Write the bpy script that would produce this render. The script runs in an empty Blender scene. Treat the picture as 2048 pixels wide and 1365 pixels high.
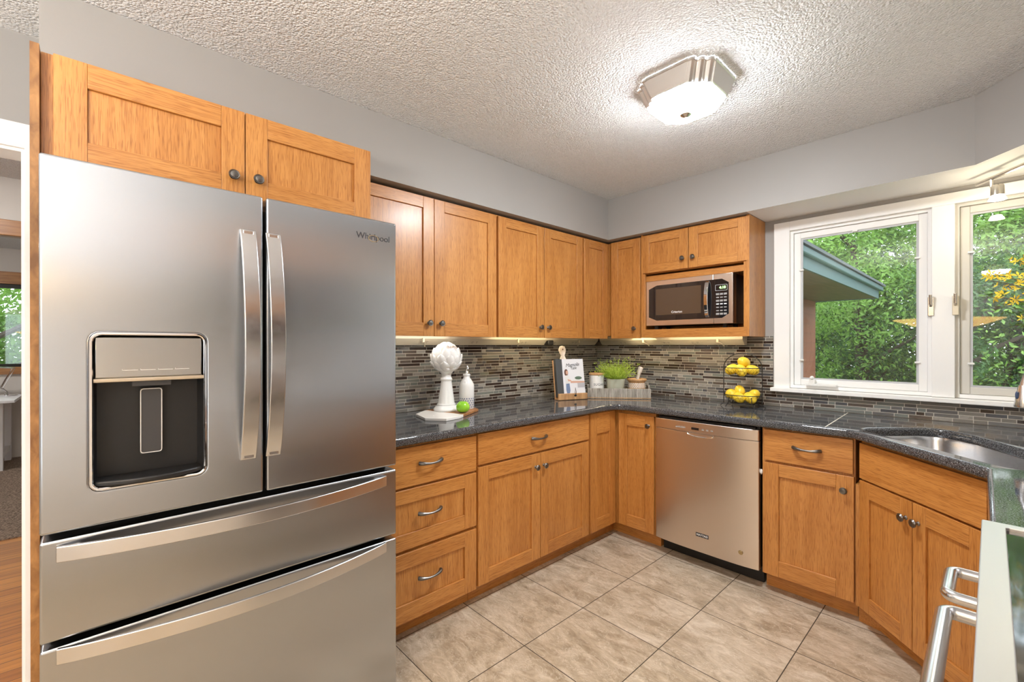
import bpy, bmesh, math, random
from mathutils import Vector, Matrix, noise as mnoise
random.seed(7)
PI = math.pi
scene = bpy.context.scene
col = scene.collection

# ------------------------------------------------------------------ camera
CAM = Vector((2.3757, -3.237, 1.3195))
yaw, pitch, roll = math.radians(47.013), math.radians(-0.057), math.radians(-0.033)
fwd = Vector((-math.sin(yaw)*math.cos(pitch), math.cos(yaw)*math.cos(pitch), math.sin(pitch)))
rt = Vector((math.cos(yaw), math.sin(yaw), 0)); up = rt.cross(fwd)
rt2 = rt*math.cos(roll)+up*math.sin(roll); up2 = -rt*math.sin(roll)+up*math.cos(roll)
cam_d = bpy.data.cameras.new('camera'); cam = bpy.data.objects.new('camera', cam_d); col.objects.link(cam)
M = Matrix((rt2, up2, -fwd)).transposed().to_4x4(); M.translation = CAM
cam.matrix_world = M
cam_d.sensor_width = 36; cam_d.lens = 893.5*36/2048; cam_d.shift_y = 8.4/2048
cam_d.clip_start = 0.02; cam_d.clip_end = 200
scene.camera = cam
scene.view_settings.view_transform = 'Standard'; scene.view_settings.look = 'None'
scene.view_settings.gamma = 1; scene.view_settings.use_curve_mapping = False
scene.view_settings.exposure = 0.52
scene.cycles.use_denoising = True
scene.cycles.max_bounces = 8; scene.cycles.diffuse_bounces = 5; scene.cycles.glossy_bounces = 4
scene.cycles.transparent_max_bounces = 12
scene.cycles.sample_clamp_indirect = 6
# ------------------------------------------------------------------ daylight
SKY = 4.2
wd = bpy.data.worlds.new('sky'); scene.world = wd; wd.use_nodes = True
bg = wd.node_tree.nodes['Background']; bg.inputs[0].default_value = (0.86, 0.93, 1.0, 1); bg.inputs[1].default_value = SKY
LAMP = 110.0        # radiance of the flush ceiling lamps
FILL = 80.0  # radiance of the added fill lamp behind the camera
UNDER = 24.0

# ------------------------------------------------------------------ materials
MATS = {}
def nt(name):
    m = bpy.data.materials.new(name); m.use_nodes = True; MATS[name] = m
    t = m.node_tree; b = t.nodes['Principled BSDF']
    return m, t, b, t.nodes.new, t.links.new
def sset(b, **k):
    names = {'color':'Base Color','rough':'Roughness','metal':'Metallic','spec':'Specular IOR Level','aniso':'Anisotropic','coat':'Coat Weight','coatr':'Coat Roughness','trans':'Transmission Weight','ior':'IOR','emc':'Emission Color','ems':'Emission Strength','sub':'Subsurface Weight','alpha':'Alpha','arot':'Anisotropic Rotation'}
    for a, v in k.items():
        if a in ('color', 'emc') and len(v) == 3: v = (*v, 1)
        b.inputs[names[a]].default_value = v
def plain(name, color, rough=.5, metal=0, **k):
    m, t, b, N, L = nt(name); sset(b, color=color, rough=rough, metal=metal, **k)
    n = N('ShaderNodeTexNoise'); n.inputs['Scale'].default_value = 35; n.inputs['Detail'].default_value = 4
    r = N('ShaderNodeMapRange'); r.inputs[3].default_value = max(.02, rough-.05); r.inputs[4].default_value = min(1, rough+.05)
    tc = N('ShaderNodeTexCoord'); L(tc.outputs['Object'], n.inputs['Vector']); L(n.outputs[0], r.inputs[0]); L(r.outputs[0], b.inputs['Roughness'])
    return m
def bump(t, b, h, strength, dist):
    n = t.nodes.new('ShaderNodeBump'); n.inputs['Strength'].default_value = strength; n.inputs['Distance'].default_value = dist
    t.links.new(h, n.inputs['Height']); t.links.new(n.outputs[0], b.inputs['Normal']); return n
def ramp(t, fac, stops):
    r = t.nodes.new('ShaderNodeValToRGB'); e = r.color_ramp.elements
    while len(e) < len(stops): e.new(.5)
    for i, (p, c) in enumerate(stops): e[i].position = p; e[i].color = (*c, 1)
    t.links.new(fac, r.inputs[0]); return r.outputs[0]
def mapped(t, scale, src='Object', rnd=True):
    N, L = t.nodes.new, t.links.new
    tc = N('ShaderNodeTexCoord'); mp = N('ShaderNodeMapping'); mp.inputs['Scale'].default_value = scale
    if rnd:
        oi = N('ShaderNodeObjectInfo'); v = N('ShaderNodeVectorMath'); v.operation = 'MULTIPLY_ADD'
        cb = N('ShaderNodeCombineXYZ'); 
        for i in range(3): L(oi.outputs['Random'], cb.inputs[i])
        v.inputs[1].default_value = (7.3, 5.1, 3.7); L(cb.outputs[0], v.inputs[0]); L(tc.outputs[src], v.inputs[2])
        L(v.outputs[0], mp.inputs['Vector'])
    else: L(tc.outputs[src], mp.inputs['Vector'])
    return mp.outputs[0]
def tex(t, vec, kind='Noise', **k):
    n = t.nodes.new('ShaderNodeTex'+kind)
    for a, v in k.items(): n.inputs[a].default_value = v
    t.links.new(vec, n.inputs['Vector']); return n
def mixc(t, fac, a, b, mode='MIX'):
    n = t.nodes.new('ShaderNodeMix'); n.data_type = 'RGBA'; n.blend_type = mode
    for s, v in ((0, fac), (6, a), (7, b)):
        if hasattr(v, 'default_value') or hasattr(v, 'is_linked'): t.links.new(v, n.inputs[s])
        else: n.inputs[s].default_value = v if s == 0 else (*v, 1)
    return n.outputs[2]
def oak(name, axis, dark=1.0):
    m, t, b, N, L = nt(name)
    s1 = [230, 230, 230]; s1[axis] = 5.0
    s2 = [16, 16, 16]; s2[axis] = 1.4
    s3 = [420, 420, 420]; s3[axis] = 22
    n2 = tex(t, mapped(t, s2), Scale=1, Detail=3, Roughness=.6, Distortion=.8)
    n1 = tex(t, mapped(t, s1), Scale=1, Detail=3, Roughness=.65)
    n3 = tex(t, mapped(t, s3), Scale=1, Detail=1)
    d = dark
    c = ramp(t, n2.outputs[0], [(.3, (.47*d, .190*d, .040*d)), (.7, (.60*d, .275*d, .072*d))])
    c2 = ramp(t, n1.outputs[0], [(.36, (.76, .68, .60)), (.52, (1, 1, 1))])
    c = mixc(t, .75, c, c2, 'MULTIPLY')
    c3 = ramp(t, n3.outputs[0], [(.34, (.62, .50, .40)), (.46, (1, 1, 1))])
    c = mixc(t, .75, c, c3, 'MULTIPLY')
    L(c, b.inputs['Base Color']); sset(b, rough=.38, coat=.25, coatr=.22)
    bump(t, b, n1.outputs[0], .12, .001)
    return m
oak('oak_v', 2); oak('oak_h', 0); oak('oak_d', 1)
def paint(name, c, sc=160, st=.06):
    m, t, b, N, L = nt(name)
    n = tex(t, mapped(t, (1, 1, 1), rnd=False), Scale=sc, Detail=3)
    n2 = tex(t, mapped(t, (1, 1, 1), rnd=False), Scale=1.3, Detail=2)
    L(ramp(t, n2.outputs[0], [(.3, tuple(x*.97 for x in c)), (.7, tuple(min(1, x*1.03) for x in c))]), b.inputs['Base Color'])
    sset(b, rough=.6); bump(t, b, n.outputs[0], st, .002); return m
paint('wall_paint', (.345, .33, .312)); paint('white_paint', (.84, .84, .83)); paint('cream_paint', (.80, .77, .70))
paint('far_paint', (.62, .58, .54)); paint('white_trim', (.86, .86, .85), 60, .02); paint('sash_metal', (.62, .60, .55), 60, .02)
def popcorn():
    m, t, b, N, L = nt('ceiling_texture')
    v = mapped(t, (1, 1, 1), rnd=False)
    n = tex(t, v, Scale=85, Detail=4, Roughness=.7); w = tex(t, v, 'Voronoi', Scale=125)
    mx = N('ShaderNodeMath'); mx.operation = 'SUBTRACT'; L(n.outputs[0], mx.inputs[0]); L(w.outputs[0], mx.inputs[1])
    L(ramp(t, n.outputs[0], [(.35, (.80, .81, .815)), (.6, (.88, .885, .89))]), b.inputs['Base Color'])
    sset(b, rough=.9); bump(t, b, mx.outputs[0], .9, .0105)
popcorn()
GX, GY, TX, TY = .5702, -.6301, .4112, .4114
def floor_tile():
    m, t, b, N, L = nt('marbled_floor_tile')
    tc = N('ShaderNodeTexCoord'); sp = N('ShaderNodeSeparateXYZ'); L(tc.outputs['Object'], sp.inputs[0])
    def mth(op, a, bb=None):
        n = N('ShaderNodeMath'); n.operation = op
        for i, v in enumerate((a, bb)):
            if v is None: continue
            if isinstance(v, (int, float)): n.inputs[i].default_value = v
            else: L(v, n.inputs[i])
        return n.outputs[0]
    u = mth('DIVIDE', mth('SUBTRACT', sp.outputs[0], GX-TX*8), TX); w = mth('DIVIDE', mth('SUBTRACT', sp.outputs[1], GY-TY*20), TY)
    fu, fw = mth('FRACT', u), mth('FRACT', w)
    du = mth('MINIMUM', fu, mth('SUBTRACT', 1.0, fu)); dw = mth('MINIMUM', fw, mth('SUBTRACT', 1.0, fw))
    d = mth('MINIMUM', du, dw); g = mth('LESS_THAN', d, .0048)
    cb = N('ShaderNodeCombineXYZ'); L(mth('FLOOR', u), cb.inputs[0]); L(mth('FLOOR', w), cb.inputs[1])
    wn = N('ShaderNodeTexWhiteNoise'); wn.noise_dimensions = '2D'; L(cb.outputs[0], wn.inputs['Vector'])
    ad = N('ShaderNodeVectorMath'); ad.operation = 'MULTIPLY_ADD'; ad.inputs[1].default_value = (9, 9, 9)
    L(wn.outputs['Color'], ad.inputs[0]); L(tc.outputs['Object'], ad.inputs[2])
    mp = N('ShaderNodeMapping'); mp.inputs['Scale'].default_value = (1.0, 2.1, 1); mp.inputs['Rotation'].default_value = (0, 0, .75); L(ad.outputs[0], mp.inputs[0])
    n1 = tex(t, mp.outputs[0], Scale=5.5, Detail=9, Roughness=.68, Distortion=1.0)
    n2 = tex(t, mp.outputs[0], Scale=15, Detail=8, Roughness=.72, Distortion=1.6)
    c = ramp(t, n1.outputs[0], [(.3, (.26, .20, .135)), (.44, (.40, .325, .235)), (.56, (.50, .42, .32)), (.7, (.64, .57, .47))])
    c2 = ramp(t, n2.outputs[0], [(.33, (.74, .67, .60)), (.5, (1, 1, 1)), (.62, (1.1, 1.09, 1.07))])
    c = mixc(t, .8, c, c2, 'MULTIPLY')
    n3 = tex(t, mp.outputs[0], Scale=6.5, Detail=7, Roughness=.62, Distortion=2.2)
    vein = mth('LESS_THAN', mth('ABSOLUTE', mth('SUBTRACT', n3.outputs[0], .5)), .009)
    c = mixc(t, mth('MULTIPLY', vein, .45), c, (.74, .68, .58))
    c = mixc(t, g, c, (.06, .045, .03))
    L(c, b.inputs['Base Color'])
    r = N('ShaderNodeMapRange'); L(g, r.inputs[0]); r.inputs[3].default_value = .30; r.inputs[4].default_value = .85; L(r.outputs[0], b.inputs['Roughness'])
    hh = mth('SUBTRACT', mth('MULTIPLY', n2.outputs[0], .25), g); bump(t, b, hh, .35, .002)
floor_tile()
def planks():
    m, t, b, N, L = nt('golden_plank_floor')
    v = mapped(t, (1, 1, 1), rnd=False)
    mp = N('ShaderNodeMapping'); mp.inputs['Rotation'].default_value = (0, 0, PI/2); L(v, mp.inputs[0])
    br = tex(t, mp.outputs[0], 'Brick', Scale=1.0); br.inputs['Brick Width'].default_value = 1.1; br.inputs['Row Height'].default_value = .083
    br.inputs['Mortar Size'].default_value = .002; br.inputs['Color1'].default_value = (.40, .14, .018, 1); br.inputs['Color2'].default_value = (.55, .22, .035, 1); br.inputs['Mortar'].default_value = (.12, .05, .02, 1)
    n = tex(t, mapped(t, (40, 2, 40), rnd=False), Scale=1, Detail=4)
    L(mixc(t, .7, br.outputs[0], ramp(t, n.outputs[0], [(.35, (.6, .5, .4)), (.6, (1.05, 1, 1))]), 'MULTIPLY'), b.inputs['Base Color']); sset(b, rough=.42)
planks()
def speck(name, c0, c1, rough, sc=420):
    m, t, b, N, L = nt(name)
    v = mapped(t, (1, 1, 1), rnd=False)
    n = tex(t, v, Scale=sc, Detail=3, Roughness=.8); w = tex(t, v, 'Voronoi', Scale=sc*.6)
    c = ramp(t, n.outputs[0], [(.44, c0), (.56, tuple(p*.7+q*.3 for p, q in zip(c0, c1))), (.68, c1)])
    c = mixc(t, .5, c, ramp(t, w.outputs[0], [(.1, (.45, .45, .45)), (.5, (1.15, 1.15, 1.15))]), 'MULTIPLY')
    L(c, b.inputs['Base Color']); sset(b, rough=rough, spec=.55, ior=1.5); return m
speck('black_granite', (.008, .009, .011), (.36, .37, .39), .05, 300)
def carpet():
    m, t, b, N, L = nt('carpet_pile'); n = tex(t, mapped(t, (1, 1, 1), rnd=False), Scale=90, Detail=3)
    L(ramp(t, n.outputs[0], [(.35, (.10, .065, .045)), (.65, (.38, .28, .21))]), b.inputs['Base Color']); sset(b, rough=1); bump(t, b, n.outputs[0], .8, .01)
carpet()
def steel(name, c, rough, along, aniso=.6, st=.002, rot=0.0):
    m, t, b, N, L = nt(name); s = [900, 900, 900]; s[along] = 25
    n = tex(t, mapped(t, s), Scale=1, Detail=2)
    n2 = tex(t, mapped(t, (2.2, 2.2, .8)), Scale=1, Detail=1)
    sset(b, color=c, metal=1, aniso=aniso, arot=rot)
    r = N('ShaderNodeMapRange'); r.inputs[3].default_value = rough-.01; r.inputs[4].default_value = rough+.01; L(n.outputs[0], r.inputs[0]); L(r.outputs[0], b.inputs['Roughness'])
    tg = N('ShaderNodeVectorTransform'); tg.vector_type = 'VECTOR'; tg.convert_from = 'OBJECT'; tg.convert_to = 'WORLD'; tg.inputs[0].default_value = [1.0 if i == along else 0.0 for i in range(3)]; L(tg.outputs[0], b.inputs['Tangent'])
    bump(t, b, n.outputs[0], st, .0006); return m
steel('fridge_steel', (.47, .49, .52), .26, 0, .8); steel('pink_steel', (.74, .66, .59), .30, 0, .5); steel('stove_steel', (.66, .66, .67), .40, 1, .3)
steel('sink_steel', (.62, .63, .65), .25, 0, .2)
plain('bead_grey', (.50, .51, .53), .5); plain('brushed_nickel', (.80, .79, .77), .38, 1); plain('satin_steel', (.68, .68, .69), .24, 1); plain('chrome', (.82, .82, .84), .06, 1); plain('pewter', (.20, .19, .18), .32, 1)
plain('nickel', (.62, .58, .52), .26, 1); plain('black_plastic', (.010, .010, .011), .42); plain('dark_gap', (.01, .01, .01), .7)
plain('black_glass', (.012, .012, .014), .05, 0, spec=.7); plain('panel_glass', (.50, .51, .52), .055, .95); plain('tan_strip', (.52, .44, .33), .35, .4)
plain('grey_plastic', (.045, .045, .048), .45); plain('oven_window', (.085, .055, .035), .12, 0, spec=.6); plain('white_plastic', (.80, .80, .78), .4)
plain('beige_metal', (.66, .60, .47), .35, .25); plain('porcelain', (.86, .86, .85), .16, 0, coat=.5); plain('bottle_blue', (.12, .17, .30), .4)
plain('marble', (.83, .80, .76), .25); plain('white_satin', (.72, .72, .72), .4); plain('iron', (.03, .028, .026), .45, .6)
plain('stem_brown', (.10, .05, .025), .7); plain('petal_yellow', (.95, .72, .05), .6, 0, sub=.1); plain('pot_sage', (.50, .53, .44), .55)
plain('ink', (.03, .03, .035), .6); plain('cover_white', (.74, .75, .80), .4); plain('spine_grey', (.055, .06, .065), .6); plain('page_paper', (.75, .70, .60), .8)
plain('skin_tone', (.62, .36, .27), .6); plain('hair_brown', (.13, .06, .04), .7); plain('denim', (.16, .22, .36), .8); plain('soft_grey', (.45, .45, .49), .6); plain('leaf_print', (.12, .18, .13), .7)
plain('desk_white', (.82, .82, .84), .4); plain('badge_gold', (.55, .42, .22), .3, 1); plain('rubber', (.02, .02, .02), .8); plain('label_grey', (.35, .34, .33), .5)
plain('white_print', (.8, .8, .8), .5); plain('blue_button', (.05, .08, .16), .3)
def gloss_fruit(name, c0, c1, rough, sc=260, st=.25):
    m, t, b, N, L = nt(name); n = tex(t, mapped(t, (1, 1, 1)), Scale=sc, Detail=2); n2 = tex(t, mapped(t, (1, 1, 1)), Scale=22, Detail=2)
    L(ramp(t, n2.outputs[0], [(.3, c0), (.7, c1)]), b.inputs['Base Color']); sset(b, rough=rough, coat=.2); bump(t, b, n.outputs[0], st, .001)
gloss_fruit('lemon_skin', (.82, .52, .015), (.93, .70, .06), .42); gloss_fruit('apple_skin', (.22, .55, .02), (.36, .70, .05), .16, 30, .02)
def wood2(name, c0, c1, sc=(60, 60, 4), rough=.5):
    m, t, b, N, L = nt(name); n = tex(t, mapped(t, sc), Scale=1, Detail=4, Distortion=.6)
    L(ramp(t, n.outputs[0], [(.3, c0), (.7, c1)]), b.inputs['Base Color']); sset(b, rough=rough); bump(t, b, n.outputs[0], .1, .001)
wood2('acacia', (.26, .10, .035), (.50, .24, .09), (5, 60, 60)); wood2('light_wood', (.46, .24, .10), (.70, .44, .22)); wood2('twine_wood', (.34, .17, .07), (.62, .37, .18), (50, 50, 6))
wood2('bleached_wood', (.46, .40, .34), (.76, .70, .64), (30, 30, 6)); wood2('casing_wood', (.26, .10, .03), (.46, .22, .07), (60, 4, 60), .35)
wood2('edge_oak', (.20, .085, .025), (.44, .215, .07), (1, 46, 22), .45)
def reed():
    m, t, b, N, L = nt('reed_weave'); s = N('ShaderNodeTexWave'); s.wave_type = 'BANDS'; s.bands_direction = 'X'; s.inputs['Scale'].default_value = 48; s.inputs['Distortion'].default_value = 1.6; s.inputs['Detail'].default_value = 3; s.inputs['Detail Scale'].default_value = 3
    L(mapped(t, (1, 1, .15)), s.inputs['Vector']); n = tex(t, mapped(t, (60, 60, 8)), Scale=1, Detail=4)
    c = ramp(t, s.outputs[0], [(.1, (.09, .08, .07)), (.45, (.42, .39, .34)), (.9, (.66, .62, .56))])
    L(mixc(t, .8, c, ramp(t, n.outputs[0], [(.3, (.45, .42, .40)), (.6, (1, 1, 1))]), 'MULTIPLY'), b.inputs['Base Color']); sset(b, rough=.8); bump(t, b, s.outputs[0], .5, .002)
reed()
def leafy(name, c0, c1, tr):
    m, t, b, N, L = nt(name); n = tex(t, mapped(t, (1, 1, 1)), Scale=2.2, Detail=5, Roughness=.8)
    c = ramp(t, n.outputs[0], [(.32, c0), (.68, c1)]); L(c, b.inputs['Base Color']); sset(b, rough=.6)
    tl = N('ShaderNodeBsdfTranslucent'); L(c, tl.inputs[0]); mx = N('ShaderNodeMixShader'); mx.inputs[0].default_value = tr
    L(b.outputs[0], mx.inputs[1]); L(tl.outputs[0], mx.inputs[2]); L(mx.outputs[0], t.nodes['Material Output'].inputs[0])
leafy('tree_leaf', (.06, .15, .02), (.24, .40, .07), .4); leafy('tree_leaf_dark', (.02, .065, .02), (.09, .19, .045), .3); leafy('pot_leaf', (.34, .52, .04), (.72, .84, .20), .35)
plain('bark', (.055, .04, .03), .95); plain('lawn_green', (.12, .25, .05), 1); plain('fence_grey', (.16, .18, .22), .8)
plain('fascia_teal', (.06, .095, .10), .6); plain('roof_dark', (.06, .065, .07), .9); wood2('eave_brown', (.10, .055, .035), (.16, .09, .055), (20, 2, 20)); 
def siding():
    m, t, b, N, L = nt('red_siding'); tc = N('ShaderNodeTexCoord'); sp = N('ShaderNodeSeparateXYZ'); L(tc.outputs['Object'], sp.inputs[0])
    a = N('ShaderNodeMath'); a.operation = 'MULTIPLY'; a.inputs[1].default_value = 1/.15; L(sp.outputs[2], a.inputs[0]); f = N('ShaderNodeMath'); f.operation = 'FRACT'; L(a.outputs[0], f.inputs[0])
    L(ramp(t, f.outputs[0], [(0, (.10, .035, .02)), (.07, (.17, .055, .03)), (1, (.15, .05, .026))]), b.inputs['Base Color']); sset(b, rough=.7)
siding()
def emis(name, c, s):
    m, t, b, N, L = nt(name); sset(b, color=(.9, .9, .9), emc=c, ems=s, rough=.3); return m
emis('lamp_glass', (.93, .97, 1), LAMP); emis('fill_glass', (.90, .95, 1), FILL); emis('hall_fill_glass', (1, .97, .93), 70); emis('warm_strip', (1, .80, .50), UNDER); emis('cool_strip', (1, .93, .82), UNDER*.7)
emis('spot_glow', (1, .86, .62), 60); emis('pendant_glow', (1, .60, .20), 7); emis('display_green', (.35, 1, .1), 1.6)
def pane():
    m, t, b, N, L = nt('window_glass'); tr = N('ShaderNodeBsdfTransparent'); gl = N('ShaderNodeBsdfGlossy'); gl.inputs['Roughness'].default_value = .015
    tr.inputs[0].default_value = (.96, .98, .98, 1)
    fr = N('ShaderNodeFresnel'); fr.inputs[0].default_value = 1.5; mx = N('ShaderNodeMixShader'); L(fr.outputs[0], mx.inputs[0]); L(tr.outputs[0], mx.inputs[1]); L(gl.outputs[0], mx.inputs[2])
    L(mx.outputs[0], t.nodes['Material Output'].inputs[0])
pane()
TILES = [('grout', (.66, .62, .55), .8), ('tile_espresso', (.035, .022, .017), .10), ('tile_umber', (.085, .065, .052), .12), ('tile_stone', (.16, .145, .125), .35), ('tile_pale', (.26, .245, .22), .28), ('tile_smoke', (.12, .115, .11), .10), ('tile_green_grey', (.165, .175, .16), .10), ('tile_slate', (.07, .07, .075), .10)]
for n_, c_, r_ in TILES: plain(n_, c_, r_, 0, spec=.6)

# ------------------------------------------------------------------ mesh building
class MB:
    def __init__(s): s.v = []; s.f = []; s.m = []; s.ms = []
    def mi(s, m):
        if m not in s.ms: s.ms.append(m)
        return s.ms.index(m)
    def add(s, vs, fs, m):
        k = len(s.v); i = s.mi(m); s.v += [tuple(v) for v in vs]
        for f in fs: s.f.append([a+k for a in f]); s.m.append(i)
        return s
    def box(s, x0, x1, y0, y1, z0, z1, m):
        if x0 > x1: x0, x1 = x1, x0
        if y0 > y1: y0, y1 = y1, y0
        if z0 > z1: z0, z1 = z1, z0
        vs = [(x0,y0,z0),(x1,y0,z0),(x1,y1,z0),(x0,y1,z0),(x0,y0,z1),(x1,y0,z1),(x1,y1,z1),(x0,y1,z1)]
        return s.add(vs, [(0,3,2,1),(4,5,6,7),(0,1,5,4),(1,2,6,5),(2,3,7,6),(3,0,4,7)], m)
    def prism(s, poly, z0, z1, m, mb=None, caps=True):
        n = len(poly); vs = [(p[0],p[1],z0) for p in poly]+[(p[0],p[1],z1) for p in poly]
        s.add(vs, [(i,(i+1)%n,n+(i+1)%n,n+i) for i in range(n)]+([tuple(range(n,2*n))] if caps else []), m)
        if caps: s.add(vs, [tuple(range(n-1,-1,-1))], mb or m)
        return s
    def lathe(s, prof, m, c=(0,0,0), seg=28, axis='z', close=False):
        vs = []; n = len(prof)
        for j in range(seg):
            a = 2*PI*j/seg
            for r, z in prof:
                p = (r*math.cos(a), r*math.sin(a), z)
                if axis == 'y': p = (p[0], -p[2], p[1])      # grows towards -y
                vs.append((c[0]+p[0], c[1]+p[1], c[2]+p[2]))
        fs = []
        for j in range(seg):
            for i in range(n-1):
                a, b = j*n+i, ((j+1)%seg)*n+i
                fs.append((a, b, b+1, a+1))
        return s.add(vs, fs, m)
    def tube(s, path, r, m, seg=8, closed=False, flat=None, caps=True):
        P = [Vector(p) for p in path]; n = len(P); rings = []
        R = r if isinstance(r, (list, tuple)) else [r]*n
        pt = None; nrm = None
        for i in range(n):
            if closed: t = (P[(i+1)%n]-P[i-1]).normalized()
            else: t = (P[min(i+1,n-1)]-P[max(i-1,0)]).normalized()
            if nrm is None:
                nrm = t.orthogonal().normalized() if flat is None else (Vector(flat)-t*Vector(flat).dot(t)).normalized()
            else:
                nrm = (nrm-t*nrm.dot(t)).normalized()
            b = t.cross(nrm); rings.append([P[i]+nrm*math.cos(2*PI*k/seg)*R[i]+b*math.sin(2*PI*k/seg)*R[i] for k in range(seg)])
        vs = [v for q in rings for v in q]; fs = []
        for i in range(n if closed else n-1):
            for k in range(seg):
                a, c = i*seg+k, i*seg+(k+1)%seg; d = ((i+1)%n)*seg
                fs.append((a, c, d+(k+1)%seg, d+k))
        if not closed and caps: fs += [tuple(range(seg-1,-1,-1)), tuple((n-1)*seg+k for k in range(seg))]
        return s.add(vs, fs, m)
    def ribbon(s, path, w, th, wdir, m):       # rectangular bar swept on a path, width along wdir
        P = [Vector(p) for p in path]; wd_ = Vector(wdir).normalized(); n = len(P); vs = []
        for i in range(n):
            t = (P[min(i+1,n-1)]-P[max(i-1,0)]).normalized(); b = t.cross(wd_).normalized()
            for a, c in ((-1,-1),(1,-1),(1,1),(-1,1)): vs.append(P[i]+wd_*a*w/2+b*c*th/2)
        fs = []
        for i in range(n-1):
            for k in range(4): fs.append((i*4+k, i*4+(k+1)%4, (i+1)*4+(k+1)%4, (i+1)*4+k))
        fs += [(3,2,1,0), tuple((n-1)*4+k for k in range(4))]
        return s.add(vs, fs, m)
    def ball(s, c, r, m, seg=16, rings=10, sc=(1,1,1)):
        prof = [(r*math.sin(PI*i/rings), -r*math.cos(PI*i/rings)) for i in range(rings+1)]
        prof[0] = (1e-5, -r); prof[-1] = (1e-5, r)
        k = len(s.v); s.lathe(prof, m, (0,0,0), seg)
        for i in range(k, len(s.v)): x, y, z = s.v[i]; s.v[i] = (c[0]+x*sc[0], c[1]+y*sc[1], c[2]+z*sc[2])
        return s
    def xf(s, mat, k=0):
        for i in range(k, len(s.v)): s.v[i] = tuple(mat @ Vector(s.v[i]))
        return s
def wnorm(o):
    wn = o.modifiers.new('normals', 'WEIGHTED_NORMAL'); wn.keep_sharp = True; wn.weight = 80; return o
def finish_mesh(me, ang=35, weld=True):
    bm = bmesh.new(); bm.from_mesh(me)
    if weld: bmesh.ops.remove_doubles(bm, verts=bm.verts, dist=1e-5)
    bmesh.ops.recalc_face_normals(bm, faces=bm.faces)
    lim = math.radians(ang)
    for f in bm.faces: f.smooth = True
    for e in bm.edges: e.smooth = len(e.link_faces) == 2 and e.calc_face_angle(0) < lim
    bm.to_mesh(me); bm.free()
def link(name, me, parent=None, loc=(0,0,0), rz=0, rot=None):
    o = bpy.data.objects.new(name, me); col.objects.link(o); o.location = loc
    o.rotation_euler = rot if rot else (0, 0, rz)
    if parent: o.parent = parent
    return o
def obj(name, mb, parent=None, loc=(0,0,0), rz=0, bev=0, seg=2, ang=35, label=None, rot=None, weld=True):
    me = bpy.data.meshes.new(name); me.from_pydata(mb.v, [], mb.f)
    for m in mb.ms: me.materials.append(MATS[m])
    me.polygons.foreach_set('material_index', mb.m); me.update(); finish_mesh(me, ang, weld)
    o = link(name, me, parent, loc, rz, rot)
    if bev:
        b = o.modifiers.new('bevel', 'BEVEL'); b.width = bev; b.segments = seg; b.limit_method = 'ANGLE'; b.angle_limit = math.radians(40); b.harden_normals = False
        wn = o.modifiers.new('normals', 'WEIGHTED_NORMAL'); wn.keep_sharp = True; wn.weight = 80
    if label: o['label'] = label
    return o
def tag(o, label, cat, group=None, kind=None):
    o['label'] = label; o['category'] = cat
    if group: o['group'] = group
    if kind: o['kind'] = kind
    return o
def thing(name, label, cat, loc=(0,0,0), rz=0, group=None):
    o = bpy.data.objects.new(name, None); col.objects.link(o); o.location = loc; o.rotation_euler = (0,0,rz); o.empty_display_size = .1
    return tag(o, label, cat, group)
def struct(name, mb, **k):
    o = obj(name, mb, **k); o['kind'] = 'structure'; return o
def curve_plate(name, outer, holes, th, bevel, mat, res=3):
    cu = bpy.data.curves.new(name, 'CURVE'); cu.dimensions = '2D'; cu.fill_mode = 'BOTH'; cu.extrude = th/2-bevel; cu.bevel_depth = bevel; cu.bevel_resolution = res; cu.offset = -bevel
    for pts in [outer]+holes:
        s = cu.splines.new('POLY'); s.points.add(len(pts)-1); s.use_cyclic_u = True
        for p, q in zip(s.points, pts): p.co = (q[0], q[1], 0, 1)
    o = bpy.data.objects.new(name, cu); col.objects.link(o); bpy.context.view_layer.update()
    me = bpy.data.meshes.new_from_object(o.evaluated_get(bpy.context.evaluated_depsgraph_get())); bpy.data.objects.remove(o)
    me.materials.clear(); me.materials.append(MATS[mat])
    for p in me.polygons: p.material_index = 0
    return me
def text_mesh(body, size, mat, ext=.0004, shear=0, align='CENTER', space=1.0, bold=0):
    cu = bpy.data.curves.new('lettering', 'FONT'); cu.body = body; cu.size = size; cu.extrude = ext; cu.align_x = align; cu.align_y = 'CENTER'; cu.shear = shear; cu.space_character = space; cu.offset = bold
    o = bpy.data.objects.new('lettering', cu); col.objects.link(o); bpy.context.view_layer.update()
    me = bpy.data.meshes.new_from_object(o.evaluated_get(bpy.context.evaluated_depsgraph_get())); bpy.data.objects.remove(o)
    me.materials.clear(); me.materials.append(MATS[mat])
    for p in me.polygons: p.material_index = 0
    return me
def lettering(body, size, mat, parent, loc, name='lettering', rz=0, **k):
    return link(name, text_mesh(body, size, mat, **k), parent, loc, rot=(PI/2, 0, rz))
def rrect(x0, x1, y0, y1, r, n=5):
    pts = []
    for cx, cy, a0 in ((x1-r, y0+r, -PI/2), (x1-r, y1-r, 0), (x0+r, y1-r, PI/2), (x0+r, y0+r, PI)):
        for i in range(n+1): a = a0+PI/2*i/n; pts.append((cx+r*math.cos(a), cy+r*math.sin(a)))
    return pts
def fillet(pts, radii, n=6):
    out = []; N = len(pts)
    for i in range(N):
        r = radii.get(i, 0); p = Vector(pts[i])
        if not r: out.append(tuple(p)); continue
        a = (Vector(pts[i-1])-p).normalized(); b = (Vector(pts[(i+1)%N])-p).normalized(); th = a.angle(b); d = r/math.tan(th/2)
        p0, p1 = p+a*d, p+b*d
        for j in range(n+1):
            t = j/n; out.append(tuple(p0*(1-t)**2+p*2*t*(1-t)+p1*t*t))
    return out

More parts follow.
